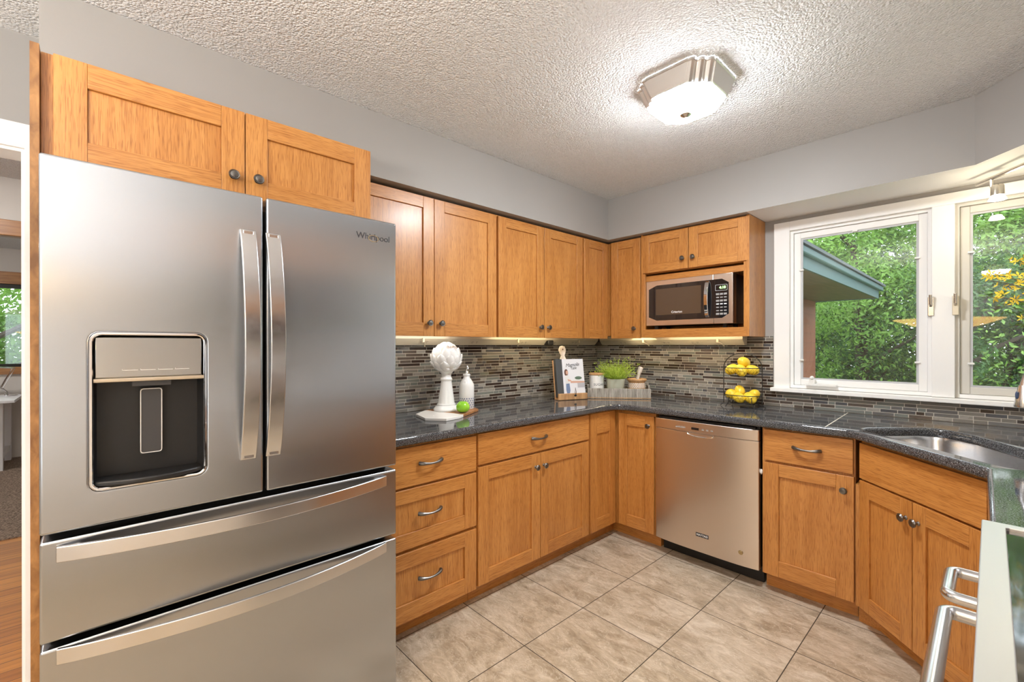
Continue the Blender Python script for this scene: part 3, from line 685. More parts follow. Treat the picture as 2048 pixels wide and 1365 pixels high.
mb.add(vs, [(i, i+1, n_+i+1, n_+i) for i in range(12)]+[tuple(range(n_, 2*n_))], 'black_plastic'); mb.tube([(p[0], -.6425, p[1]) for p in pts], .0032, 'chrome', 8)
obj('pocket_handle', mb, dd)
bd = obj('badge', MB().box(-.037, .037, -.0015, .002, -.011, .011, 'ink'), dd, (.305, -.6405, .200), label='small dark name badge')
lettering('MAYTAG', .0165, 'white_print', bd, (0, -.0018, 0), name='badge_lettering', bold=.0004)
obj('gold_sticker', MB().lathe([(.0001, .0012), (.011, .0012), (.012, 0)], 'badge_gold', (0, 0, 0), 18, 'y'), dd, (.517, -.6375, .172))

# ------------------------------------------------------------------ stove
sv = thing('stove', 'stainless steel stove with black glass cooktop and two tubular oven handles', 'stove', (2.985, -1.796, 0), -R90)
SW = .914; SD = -.624
mb = MB().box(.0, SW, -.0, SD+.015, .10, .905, 'stove_steel').box(.02, SW-.02, 0, SD+.08, 0, .10, 'black_plastic'); obj('body', mb, sv, bev=.003, weld=False)
me = curve_plate('cooktop_frame', rrect(0, SW, SD, 0, .004, 3), [rrect(.028, SW-.028, SD+.036, -.03, .006, 3)], .024, .002, 'stove_steel', 2); finish_mesh(me, 30)
cf = wnorm(link('cooktop_frame', me, sv, (0, 0, .919))); cf['label'] = 'stainless rim around the cooktop'
gt = obj('cooktop_glass', MB().box(.026, SW-.026, SD+.034, -.028, .908, .924, 'black_glass'), sv, bev=.002, label='black glass cooktop')
for bx, by, r in ((.20, -.43, .10), (.20, -.16, .08), (.68, -.43, .08), (.68, -.16, .10)):
    obj('burner', MB().tube([(bx+r*math.cos(2*PI*i/40), by+r*math.sin(2*PI*i/40), .9242) for i in range(40)], .0012, 'label_grey', 5, closed=True).tube([(bx+r*.6*math.cos(2*PI*i/40), by+r*.6*math.sin(2*PI*i/40), .9242) for i in range(40)], .0009, 'label_grey', 5, closed=True), sv)
def hb(d, x0, x1, z, r):
    pr = -.046; mb = MB(); b = .018
    pts = [(x0, 0, z), (x0, pr+b, z)]+[(x0+b-b*math.cos(a), pr+b-b*math.sin(a), z) for a in [PI/2*i/6 for i in range(1, 7)]]
    pts += [(x1-b+b*math.sin(a), pr+b-b*math.cos(a), z) for a in [PI/2*i/6 for i in range(0, 6)]]+[(x1, pr+b, z), (x1, 0, z)]
    mb.tube(pts, r, 'satin_steel', 16); obj('handle', mb, d, (0, SD+.0, 0))
o1 = obj('oven_door', MB().box(.004, .224, SD+.013, SD, .22, .885, 'stove_steel').box(.03, .198, SD, SD-.001, .38, .66, 'black_glass'), sv, bev=.003, weld=False, label='narrow oven door')
o2 = obj('oven_door', MB().box(.230, SW-.004, SD+.013, SD, .22, .885, 'stove_steel').box(.30, .84, SD, SD-.001, .38, .66, 'black_glass'), sv, bev=.003, weld=False, label='wide oven door')
hb(o1, .045, .190, .815, .0115); hb(o2, .262, .86, .815, .0125)
obj('drawer', MB().box(.004, SW-.004, SD+.013, SD, .11, .212, 'stove_steel'), sv, bev=.003)
# hood and wall cabinets over the stove (behind the frame, mirrored in the refrigerator)
hd = thing('range_microwave', 'black microwave hood on the wall above the stove', 'microwave hood', (2.985, -1.80, 0), -R90)
mb = MB().box(.0, .90, 0, -.40, 1.40, 1.82, 'grey_plastic'); obj('body', mb, hd, bev=.004)
obj('door', MB().box(.0, .90, -.401, -.42, 1.41, 1.81, 'black_glass'), hd, bev=.004)
hc = thing('wall_cabinet', 'oak wall cabinet over the black microwave hood above the stove', 'cabinet', (2.985, -1.80, 0), -R90)
obj('body', MB().box(0, .90, 0, -.30, 1.825, 2.12, 'oak_v'), hc)
shaker('door', hc, .004, 1.828, .444, .288, -.301, knob_at=(.41, .05)); shaker('door', hc, .452, 1.828, .444, .288, -.301, knob_at=(.034, .05))

# ------------------------------------------------------------------ microwave
mw = thing('microwave', 'stainless and black countertop microwave on the open cabinet shelf', 'microwave', (.6415, -.268, 1.431))
MW, MH = .612, .325; z0 = .026
mb = MB().box(.004, MW-.004, .02, .250, z0, z0+MH-.003, 'black_plastic').box(.05, .075, .03, .05, 0, z0, 'rubber').box(MW-.075, MW-.05, .03, .05, 0, z0, 'rubber').box(.05, .075, .2, .22, 0, z0, 'rubber').box(MW-.075, MW-.05, .2, .22, 0, z0, 'rubber')
mb.box(MW-.03, MW-.0005, .015, .06, z0, z0+MH, 'satin_steel'); obj('body', mb, mw, bev=.003, weld=False)
XS = .490
dmw = obj('door', MB().box(.0, XS-.001, -.0, .02, z0, z0+MH, 'pink_steel'), mw, bev=.003)
pts = [(.022, .062), (.085, .036), (XS, .036), (XS, .290), (.085, .290), (.022, .264)]
mb = MB(); vs = [(p[0], -.0012, z0+p[1]) for p in pts]; vs2 = [(p[0], .002, z0+p[1]) for p in pts]; n_ = 6
mb.add(vs+vs2, [tuple(range(n_))]+[(i, (i+1)%n_, n_+(i+1)%n_, n_+i) for i in range(n_)], 'black_glass'); wd_o = obj('door_glass', mb, dmw)
obj('viewing_window', MB().box(.078, .408, -.0022, .001, z0+.075, z0+.262, 'oven_window'), dmw, label='brown tinted viewing window')
lettering('Criterion', .021, 'white_print', dmw, (.237, -.0025, z0+.092), name='brand_lettering', bold=.0003)
mb = MB(); path = [(.452, -.002-.030*math.sin(PI*i/16)**.5, z0+.045+.235*i/16) for i in range(17)]
mb.ribbon(path, .026, .010, (1, 0, 0), 'chrome'); obj('handle', mb, dmw, bev=.003)
cpn = obj('control_panel', MB().box(XS+.001, MW, .0, .02, z0, z0+MH, 'pink_steel'), mw, bev=.003)
pts = [(XS+.001, .036), (.545, .036), (.587, .062), (.587, .264), (.545, .290), (XS+.001, .290)]
mb = MB(); vs = [(p[0], -.0012, z0+p[1]) for p in pts]; vs2 = [(p[0], .002, z0+p[1]) for p in pts]
mb.add(vs+vs2, [tuple(range(n_))]+[(i, (i+1)%n_, n_+(i+1)%n_, n_+i) for i in range(n_)], 'black_glass'); obj('panel_glass', mb, cpn)
dsp_ = obj('display', MB().tube([(p[0], -.002, p[1]) for p in rrect(.503, .578, z0+.215, z0+.252, .004, 2)], .0009, 'white_print', 5, closed=True), cpn)
lettering('4:18', .024, 'display_green', cpn, (.548, -.0018, z0+.2335), name='display_digits', bold=.0005)
for r in range(7):
    for q in range(3):
        zz = z0+.192-r*.0215; big = r in (0, 2, 6)
        w2, h2 = (.0085, .0035) if not big else (.010, .006)
        m_ = 'label_grey' if r != 3 else 'white_print'
        obj('button', MB().box(-w2, w2, -.0021, 0, -h2, h2, m_), cpn, (.517+q*.0245, 0, zz))

# ------------------------------------------------------------------ outlet strip and lights below the wall cabinets
def strip(label, L, loc, rz, outs, clips):
    t = thing('outlet_strip', label, 'outlet strip', loc, rz)
    mb = MB(); p = [(-.001, 1.387), (-.088, 1.387), (-.088, 1.356), (-.052, 1.318), (-.008, 1.316)]; n_ = 5
    vs = [(0, a, b) for a, b in p]+[(L, a, b) for a, b in p]
    mb.add(vs, [(i, (i+1)%n_, n_+(i+1)%n_, n_+i) for i in range(n_)]+[tuple(range(n_)), tuple(range(2*n_-1, n_-1, -1))], 'beige_metal'); obj('housing', mb, t)
    nrm = Vector((0, -.038, -.036)).normalized(); M_ = Vector((0, -.070, 1.337))
    for x in outs:
        k = MB().box(-.035, .035, -.0012, .002, -.014, .014, 'beige_metal')
        for s in (-.018, .018):
            for e in (-.005, .005): k.box(s+e-.001, s+e+.001, -.0018, 0, -.001, .006, 'ink')
            k.box(s-.0015, s+.0015, -.0018, 0, -.009, -.005, 'ink')
        obj('outlet', k, t, (x, M_.y, M_.z), rot=(math.radians(43), 0, 0), weld=False)
    for x in clips: obj('cord_clip', MB().box(x-.006, x+.006, -.088, -.10, 1.335, 1.3595, 'beige_metal').ribbon([(x, -.098, 1.337), (x+.02, -.075, 1.325), (x+.03, -.060, 1.310)], .008, .004, (1, 0, 0), 'beige_metal'), t, weld=False)
    return t
st = strip('beige outlet strip under the wall cabinets left of the corner', 2.30, (.009, -2.41, 0), R90, [.60, .80, .98, 1.43, 1.75, 2.0], [.58, 1.35, 2.03])
obj('plug', MB().box(1.66, 1.72, -.052, -.10, 1.318, 1.352, 'black_plastic'), st, bev=.006, label='black plug')
strip('beige outlet strip under the microwave cabinet', 1.15, (.100, -.009, 0), 0, [.22, .60, .82], [.42, .99])
def ulight(label, L, loc, rz, m):
    t = thing('under_cabinet_light', label, 'light', loc, rz, None)
    obj('housing', MB().box(0, L, 0, .03, 0, .009, 'white_plastic'), t); obj('diffuser', MB().box(.004, L-.004, .003, .027, -.003, .0, m), t)
ulight('slim lamp bar under the wall cabinet nearest the refrigerator', .60, (.205, -2.20, 1.3785), R90, 'cool_strip')
ulight('slim lamp bar under the wall cabinet above the cookbook', .60, (.205, -1.28, 1.3785), R90, 'warm_strip')
ulight('slim lamp bar under the corner wall cabinet', .20, (.40, -.17, 1.3785), 0, 'warm_strip')
ulight('slim lamp bar under the microwave cabinet', .55, (.70, -.205, 1.4000), 0, 'warm_strip')

# ------------------------------------------------------------------ ceiling lamps
def flush_lamp(label, loc, glass='lamp_glass', name='ceiling_lamp'):
    t = thing(name, label, 'ceiling lamp', loc)
    H = .170
    def outline(h, cut=.078):
        q = []; c0 = h-cut
        for sx, sy in ((1, 1), (1, -1), (-1, 1), (-1, -1)):
            q += [(sx*h, sy*c0*.995), (sx*c0*.995, sy*h)]
            for k in range(3):
                for f in (.04, .35, .65, .96):
                    t_ = (k+f)/3; x = h+(c0-h)*t_; y = c0+(h-c0)*t_; off = .010*math.sin(PI*f)-.004
                    q.append((sx*(x+off), sy*(y+off)))
        q.sort(key=lambda p: math.atan2(p[1], p[0])); return q
    a, b_, c_ = outline(H), outline(H*.985), outline(H*.86)
    n_ = len(a); mb = MB()
    vs = [(x, y, 0) for x, y in a]+[(x, y, -.010) for x, y in a]+[(x, y, -.012) for x, y in b_]+[(x, y, -.075) for x, y in c_]+[(x*.97, y*.97, -.079) for x, y in c_]
    fs = []
    for i in range(4):
        for k in range(n_): fs.append((i*n_+k, i*n_+(k+1)%n_, (i+1)*n_+(k+1)%n_, (i+1)*n_+k))
    mb.add(vs, fs, 'brushed_nickel'); obj('frame', mb, t, ang=28)
    mb = MB(); K = 8; prev = [(x*.97, y*.97) for x, y in c_]; vs = []
    for i in range(K):
        tt = i/K; f = math.cos(tt*PI/2)**.55; circ = H*.84
        for x, y in prev:
            r = math.hypot(x, y); rr = r*(1-tt)+circ*tt; vs.append((x/r*rr*f, y/r*rr*f, -.075-.050*math.sin(tt*PI/2)))
    vs.append((0, 0, -.125)); fs = []
    for i in range(K-1):
        for k in range(n_): fs.append((i*n_+k, i*n_+(k+1)%n_, (i+1)*n_+(k+1)%n_, (i+1)*n_+k))
    for k in range(n_): fs.append(((K-1)*n_+k, (K-1)*n_+(k+1)%n_, K*n_))
    mb.add(vs, fs, glass); obj('shade', mb, t, ang=60, label='glowing white glass shade')
    obj('finial', MB().lathe([(.0001, -.156), (.004, -.152), (.005, -.143), (.014, -.138), (.024, -.131), (.026, -.124), (.0001, -.120)], 'nickel', (0, 0, 0), 16), t)
flush_lamp('square flush ceiling lamp with stepped nickel corners, lit', (1.478, -1.378, ZC-.001))
flush_lamp('flush ceiling lamp over the dining area behind the camera', (2.42, -6.0, ZC-.001), 'fill_glass')  # added for fill light; only its mirror image in the window shows
flush_lamp('flush ceiling lamp in the hall beyond the doorway', (-1.1, -4.0, ZC-.001), 'hall_fill_glass')  # out of view, put in to brighten the hall
flush_lamp('flush ceiling lamp in the far desk room', (-4.0, -4.6, ZC-.001), 'hall_fill_glass')  # added fill for the room behind the partition, never in view
# pendant bowl lamp behind the camera, seen mirrored in the window
t = thing('pendant_lamp', 'amber glass bowl pendant lamp hanging behind the camera, mirrored in the window', 'pendant lamp', (2.01, -4.1, 1.49))
obj('bowl', MB().lathe([(.0001, 0), (.10, .006), (.30, .055), (.48, .125), (.49, .132), (.475, .132), (.28, .065), (.0001, .012)], 'pendant_glow', (0, 0, 0), 32), t, ang=60)
obj('rod', MB().tube([(0, 0, .01), (0, 0, ZC-1.49-.03)], .008, 'nickel').lathe([(.0001, -.03), (.05, -.02), (.055, 0)], 'nickel', (0, 0, ZC-1.49-.001), 20), t)

def uplight(loc, w, r):
    L_ = bpy.data.lights.new('bulb', 'AREA'); L_.shape = 'DISK'; L_.size = r*2; L_.energy = w; L_.color = (.90, .95, 1)
    o = bpy.data.objects.new('bulb', L_); col.objects.link(o); o.location = loc; o.rotation_euler = (PI, 0, 0); return o
b_ = uplight((0, 0, .11), 50, .20); b_.parent = t
# track light over the sink
t = thing('track_light', 'brushed nickel track light with a lit spot head under the soffit by the window', 'light', (0, 0, 0))
T0, T1 = Vector((2.327, -.130, 2.090)), Vector((2.80, -.78, 2.090))
obj('rail', MB().tube([T0, T0.lerp(T1, .5), T1], .009, 'nickel', 10), t)
for f in (.45, .8): q = T0.lerp(T1, f); obj('standoff', MB().tube([q, (q.x, q.y, ZS-.0005)], .006, 'nickel'), t)
def spot(q, lab=None):
    hd_ = obj('spot_head', MB().tube([(0,0,0), (0,0,-.040)], .007, 'nickel').lathe([(.0001, -.032), (.020, -.032), (.022, -.036), (.024, -.080), (.0235, -.080), (.0195, -.07)], 'nickel', (.018, -.0, -.004), 20), t, tuple(q), label=lab)
    obj('bulb', MB().lathe([(.016, -.074), (.024, -.086), (.031, -.100), (.0001, -.106)], 'spot_glow', (.018, 0, -.004), 20), hd_, ang=60)
spot(T0.lerp(T1, .105)); spot(T0.lerp(T1, .62))

# ------------------------------------------------------------------ things on the counter, left
CT = .9192
bp_ = [(.10,-1.815),(.185,-1.930),(.345,-1.970),(.437,-1.898),(.415,-1.800),(.272,-1.553),(.155,-1.520),(.075,-1.60)]
bd = thing('serving_board', 'octagonal serving board, half white marble and half acacia wood, on the granite counter', 'serving board', (.25, -1.74, CT))
cut_a, cut_b = Vector((.09, -1.815)), Vector((.39, -1.748))
def clip(poly, keep):
    out = []; d = (cut_b-cut_a); nn = Vector((-d.y, d.x)); N = len(poly)
    for i in range(N):
        p, q = Vector(poly[i]), Vector(poly[(i+1)%N]); a, b = (p-cut_a).dot(nn)*keep, (q-cut_a).dot(nn)*keep
        if a >= 0: out.append(tuple(p))
        if a*b < 0: out.append(tuple(p.lerp(q, a/(a-b))))
    return out
def rel(poly): return [(p[0]-.25, p[1]+1.74) for p in poly]
obj('marble_half', MB().prism(rel(clip(bp_, -1)), 0, .015, 'marble'), bd, bev=.0025); obj('wood_half', MB().prism(rel(clip(bp_, 1)), 0, .015, 'acacia'), bd, bev=.0025)
BT = CT+.0155
# artichoke on a pedestal
at = thing('artichoke_ornament', 'glossy white ceramic artichoke ornament on a tall pedestal, standing on the serving board', 'ornament', (.190, -1.728, BT))
prof = [(.0001, 0), (.074, 0), (.076, .004), (.075, .012), (.062, .026), (.055, .032), (.056, .038), (.050, .042), (.048, .050), (.031, .172), (.034, .176), (.036, .184), (.032, .190), (.028, .200), (.030, .215), (.045, .232), (.047, .238), (.02, .244)]
obj('pedestal', MB().lathe(prof, 'porcelain', (0, 0, 0), 36), at, ang=40)
mb = MB(); C_ = Vector((0, 0, .305)); Rg = .088
mb.ball(C_, .080, 'porcelain', 24, 16, (1, 1, .92))
rows = [(-62, 7, .052, 0), (-38, 9, .056, .5), (-12, 10, .056, 0), (14, 10, .054, .5), (38, 8, .050, 0), (60, 6, .044, .5), (80, 3, .036, 0)]
for el, cnt, sz, off in rows:
    for k in range(cnt):
        a = 2*PI*(k+off)/cnt+.3; e_ = math.radians(el)
        nrm = Vector((math.cos(e_)*math.cos(a), math.cos(e_)*math.sin(a), math.sin(e_)))
        upv = Vector((-math.sin(e_)*math.cos(a), -math.sin(e_)*math.sin(a), math.cos(e_))); sd = upv.cross(nrm)
        base = C_+nrm*Rg*.90
        vs = []; G = 6
        for i in range(G+1):
            v = i/G
            for j in range(7):
                s_ = (j-3)/3; w = sz*.62*math.sqrt(max(0, 1-v**2.2))*(.55+.45*min(1, v*3+.3))
                el2 = e_+(v-.35)*sz*1.15/Rg; n2 = Vector((math.cos(el2)*math.cos(a), math.cos(el2)*math.sin(a), math.sin(el2)))
                p = C_+(n2*Rg+sd*s_*w).normalized()*(Rg*.92+.003+.011*v-.006*s_*s_)
                vs.append(p)
        fs = [(i*7+j, i*7+j+1, (i+1)*7+j+1, (i+1)*7+j) for i in range(G) for j in range(6)]
        mb.add(vs, fs, 'porcelain')
o = obj('globe', mb, at, ang=50); m_ = o.modifiers.new('solid', 'SOLIDIFY'); m_.thickness = .003
# oil bottle
bt = thing('oil_bottle', 'white ceramic oil bottle with a blue diamond band and steel pourer, behind the apple', 'bottle', (.205, -1.590, BT))
obj('body', MB().lathe([(.0001, 0), (.044, 0), (.046, .003), (.046, .135), (.043, .150), (.030, .172), (.021, .183), (.0195, .196), (.023, .199), (.023, .207), (.017, .210), (.0001, .210)], 'porcelain', (0, 0, 0), 32), bt, ang=40)
mb = MB()
for r_ in range(5):
    for k in range(20):
        a = 2*PI*(k+.5*(r_ % 2))/20; z = .012+r_*.0125; ca, sa_ = math.cos(a), math.sin(a); tx, ty = -sa_, ca; R_ = .0464; s = .0046
        vs = [(R_*ca+tx*s, R_*sa_+ty*s, z), (R_*ca, R_*sa_, z+s*1.2), (R_*ca-tx*s, R_*sa_-ty*s, z), (R_*ca, R_*sa_, z-s*1.2)]
        mb.add(vs, [(0, 1, 2, 3)], 'bottle_blue')
obj('diamond_band', mb, bt, label='blue diamond pattern'); obj('pourer', MB().lathe([(.013, .209), (.010, .222), (.006, .226), (.004, .245), (.006, .258), (.0001, .26)], 'satin_steel', (0, 0, 0), 14).tube([(.006, 0, .225), (.014, 0, .240), (.006, .0, .257)], .002, 'satin_steel'), bt)
ap = thing('apple', 'shiny green apple on the serving board in front of the white bottle', 'apple', (.330, -1.712, BT))
pr = []
for i in range(21):
    th = PI*i/20; r = .0385*(math.sin(th)**.9)*(1+.10*math.cos(th-PI)*-1) ; z = .034-.034*math.cos(th)
    z += -.007*math.exp(-((i-20)/2.2)**2)+.004*math.exp(-(i/1.8)**2); pr.append((max(r, .0003), z))
obj('flesh', MB().lathe(pr, 'apple_skin', (0, 0, 0), 28), ap, ang=80); obj('stem', MB().tube([(0, 0, .058), (.002, 0, .068), (.006, 0, .076)], .0013, 'stem_brown', 6), ap)

# ------------------------------------------------------------------ cookbook and stand
ang = math.atan2(.9343, .3565)
cs = thing('cookbook_stand', 'twine-toned wooden cookbook stand with a round pale handle, leaning near the corner', 'book stand', (.222, -.802, CT), ang)
tilt = Matrix.Rotation(math.radians(-9), 4, 'X')
def tl(mb, dy=0): return mb.xf(Matrix.Translation((0, dy, .004)) @ tilt)
mb = MB().box(.002, .238, .0, .014, .0, .285, 'twine_wood'); obj('back_board', tl(mb), cs, bev=.004)
mb = MB(); hp = [(.095, .285), (.110, .320), (.098, .345), (.094, .365), (.104, .388), (.122, .394), (.140, .388), (.150, .365), (.146, .345), (.134, .320), (.149, .285)]
vs = [(p[0]-.030, .0, p[1]) for p in hp]+[(p[0]-.030, .014, p[1]) for p in hp]; n_ = len(hp)
mb.add(vs, [tuple(range(n_)), tuple(range(2*n_-1, n_-1, -1))]+[(i, (i+1)%n_, n_+(i+1)%n_, n_+i) for i in range(n_)], 'bleached_wood').lathe([(.0001, .0006), (.006, .0006), (.006, 0)], 'hair_brown', (.093, -.0005, .366), 14, 'y')
obj('handle', tl(mb), cs, bev=.003)
mb = MB().box(.0, .240, -.038, -.052, -.002, .044, 'twine_wood').box(0, .240, -.040, .012, -.004, .008, 'twine_wood'); obj('ledge', mb, cs, bev=.003, loc=(0, 0, .004), weld=False)
mb = MB().tube([(.135, -.054, .030), (.133, -.056, .058), (.134, -.058, .090), (.142, -.056, .058), (.140, -.054, .030)], .0018, 'iron', 6).ball((.1375, -.054, .032), .007, 'iron', 10, 6, (1.6, .4, 1)); obj('page_hook', mb, cs)
bk = thing('cookbook', 'white cookbook with a dark grey spine strip propped on the wooden stand', 'book', (.222, -.802, CT), ang)
BM = Matrix.Translation((0, 0, .006)) @ tilt
y0, y1 = -.034, -.003; bz0, bz1 = .012, .287
bo = obj('cover', MB().box(.018, .236, y0, y0+.003, bz0, bz1, 'cover_white').box(.018, .236, y1-.003, y1, bz0, bz1, 'cover_white').xf(BM), bk, weld=False)
obj('spine', MB().box(.006, .018, y0-.0005, y1, bz0, bz1, 'spine_grey').box(.018, .058, y0-.0006, y0+.001, bz0, bz1, 'spine_grey').xf(BM), bk, weld=False, label='dark grey cloth spine')
obj('pages', MB().box(.019, .232, y0+.003, y1-.003, bz0+.004, bz1-.004, 'page_paper').xf(BM), bk)
def flat(name, poly, m, d=.0008):
    mb = MB(); n_ = len(poly); mb.add([(p[0], y0-d, p[1]) for p in poly], [tuple(range(n_))], m).xf(BM); return obj(name, mb, bo)
def ell(cx, cz, a, b, n=14): return [(cx+a*math.cos(2*PI*i/n), cz+b*math.sin(2*PI*i/n)) for i in range(n)]
flat('cover_picture', [(.175, .075), (.236, .075), (.236, .110), (.175, .110)], 'soft_grey'); flat('cover_picture', [(.118, .110), (.236, .110), (.236, .122), (.118, .125)], 'skin_tone', .0009)
flat('cover_picture', ell(.168, .130, .038, .006), 'white_satin', .0010); flat('cover_picture', ell(.185, .146, .030, .012), 'leaf_print', .0011)
flat('cover_picture', ell(.087, .187, .016, .026), 'hair_brown', .0009); flat('cover_picture', ell(.093, .187, .009, .015), 'skin_tone', .0011); flat('cover_picture', [(.072, .165), (.108, .168), (.120, .135), (.108, .110), (.078, .105)], 'white_satin', .0010)
flat('cover_picture', [(.095, .140), (.125, .130), (.125, .122), (.098, .124)], 'skin_tone', .0012); flat('cover_picture', [(.080, .105), (.108, .108), (.112, .055), (.100, .020), (.086, .020), (.078, .060)], 'denim', .0011)
for bdy, zz, xx in (('Magnolia', .243, .142), ('Table', .218, .150)):
    me = text_mesh(bdy, .036 if bdy[0] == 'M' else .026, 'ink', .0002, .35, space=.9); me.transform(BM @ Matrix.Translation((xx, y0-.0010, zz)) @ Matrix.Rotation(math.radians(5), 4, 'Y').inverted() @ Matrix.Rotation(PI/2, 4, 'X')); link('title_lettering', me, bo)

# ------------------------------------------------------------------ tray group
ta = math.atan2(.6326, .7744)
tO = Vector((.335, -.570)); td = Vector((.7744, .6326)); tn = Vector((-.6326, .7744))
tr = thing('woven_tray', 'low rectangular tray of grey woven reeds holding the canister, plant and mortar', 'tray', (tO.x, tO.y, CT), ta)
TL, TD, TH = .455, .195, .078
mb = MB().box(0, TL, 0, TD, .004, .012, 'light_wood'); obj('base', mb, tr)
mb = MB().box(0, TL, 0, .010, 0, TH, 'reed_weave').box(0, TL, TD-.010, TD, 0, TH, 'reed_weave').box(0, .010, .010, TD-.010, 0, TH+.0, 'reed_weave').box(TL-.010, TL, .010, TD-.010, 0, TH, 'reed_weave')
mb.box(0, .010, .055, TD-.055, TH, TH+.022, 'reed_weave').box(TL-.010, TL, .055, TD-.055, TH, TH+.022, 'reed_weave')
obj('rim', mb, tr, bev=.003, weld=False)
def ontray(u, v, z=.013): p = tO+td*u+tn*v; return (p.x, p.y, CT+z)
cn = thing('sugar_canister', 'white canister with a wooden lid lettered SUGAR on the reed tray', 'canister', ontray(.072, .098), ta)
obj('jar', MB().lathe([(.0001, 0), (.050, 0), (.053, .003), (.056, .155), (.053, .157), (.0001, .157)], 'porcelain', (0, 0, 0), 32), cn, ang=40)
obj('lid', MB().lathe([(.0001, .1575), (.056, .1575), (.060, .161), (.060, .170), (.056, .174), (.0001, .175)], 'light_wood', (0, 0, 0), 32), cn, ang=40)
# curved SUGAR lettering
me = text_mesh('SUGAR', .024, 'ink', .0003, 0, space=1.15)
for v in me.vertices: a = v.co.x/.0555+.28; v.co = ((.0552+v.co.z)*math.sin(a), -(.0552+v.co.z)*math.cos(a), v.co.y+.088)
link('sugar_lettering', me, cn)
pp = thing('potted_grass', 'bushy bright green plant in a pale sage pot on the reed tray', 'potted plant', ontray(.212, .098), ta)
obj('pot', MB().lathe([(.0001, 0), (.054, 0), (.058, .004), (.070, .128), (.070, .131), (.066, .131), (.062, .115), (.0001, .112)], 'pot_sage', (0, 0, 0), 32), pp, ang=40)
mb = MB(); rnd = random.Random(5)
for i in range(430):
    a = rnd.random()*2*PI; el = rnd.random()**.7; L_ = .075+.105*rnd.random(); r0 = .045*math.sqrt(rnd.random())
    lean = math.radians(5+62*el); d_ = Vector((math.cos(a)*math.sin(lean), math.sin(a)*math.sin(lean), math.cos(lean)))
    b0 = Vector((r0*math.cos(a), r0*math.sin(a), .118)); sd = d_.cross(Vector((0, 0, 1))).normalized(); w = .0022
    prev = b0; 
    for k in range(4):
        nx = prev+d_*L_/4; d_ = (d_+Vector((0, 0, -.10+.04*rnd.random()))).normalized()
        ww0, ww1 = w*(1-k/5), w*(1-(k+1)/4.4)
        mb.add([prev-sd*ww0, prev+sd*ww0, nx+sd*ww1, nx-sd*ww1], [(0, 1, 2, 3)], 'pot_leaf')
        la = rnd.random()*2*PI; ld = (d_+Vector((math.cos(la), math.sin(la), .3))*.8).normalized()*.017; pr_ = ld.cross(d_).normalized()*.0028
        mb.add([nx, nx+ld*.5+pr_, nx+ld, nx+ld*.5-pr_], [(0, 1, 2, 3)], 'pot_leaf'); prev = nx
obj('foliage', mb, pp, weld=False)
mo = thing('wooden_mortar', 'carved wooden mortar with a white diamond pattern at the right end of the reed tray', 'mortar', ontray(.368, .100), ta)
obj('bowl', MB().lathe([(.0001, 0), (.045, 0), (.048, .006), (.060, .030), (.064, .060), (.062, .085), (.057, .103), (.068, .118), (.073, .124), (.072, .131), (.064, .133), (.055, .120), (.045, .06), (.0001, .03)], 'light_wood', (0, 0, 0), 32), mo, ang=50)
mb = MB()
for r_ in range(4):
    for k in range(26):
        a = 2*PI*(k+.5*(r_ % 2))/26; z = .070+r_*.0095; R_ = (.0648, .0640, .0632, .0612)[r_]; s = .0062; ca, sa_ = math.cos(a), math.sin(a)
        mb.add([(R_*ca-sa_*s, R_*sa_+ca*s, z), (R_*ca, R_*sa_, z+s), (R_*ca+sa_*s, R_*sa_-ca*s, z), (R_*ca, R_*sa_, z-s)], [(0, 1, 2, 3)], 'white_satin')
obj('carved_band', mb, mo, label='white diamond carving')
pl = thing('pestle', 'light wooden pestle standing tilted in the mortar', 'pestle', ontray(.368, .100, .05), ta)
ax = Vector((.10, 0, .34)).normalized()
pp_ = [(0, .012), (.02, .016), (.05, .014), (.10, .011), (.145, .014), (.165, .019), (.170, .0165), (.176, .019), (.186, .018), (.192, .010)]
obj('shaft', MB().tube([Vector((-.022, 0, .0))+ax*a for a, r in pp_], [r for a, r in pp_], 'bleached_wood', 16), pl, ang=50)

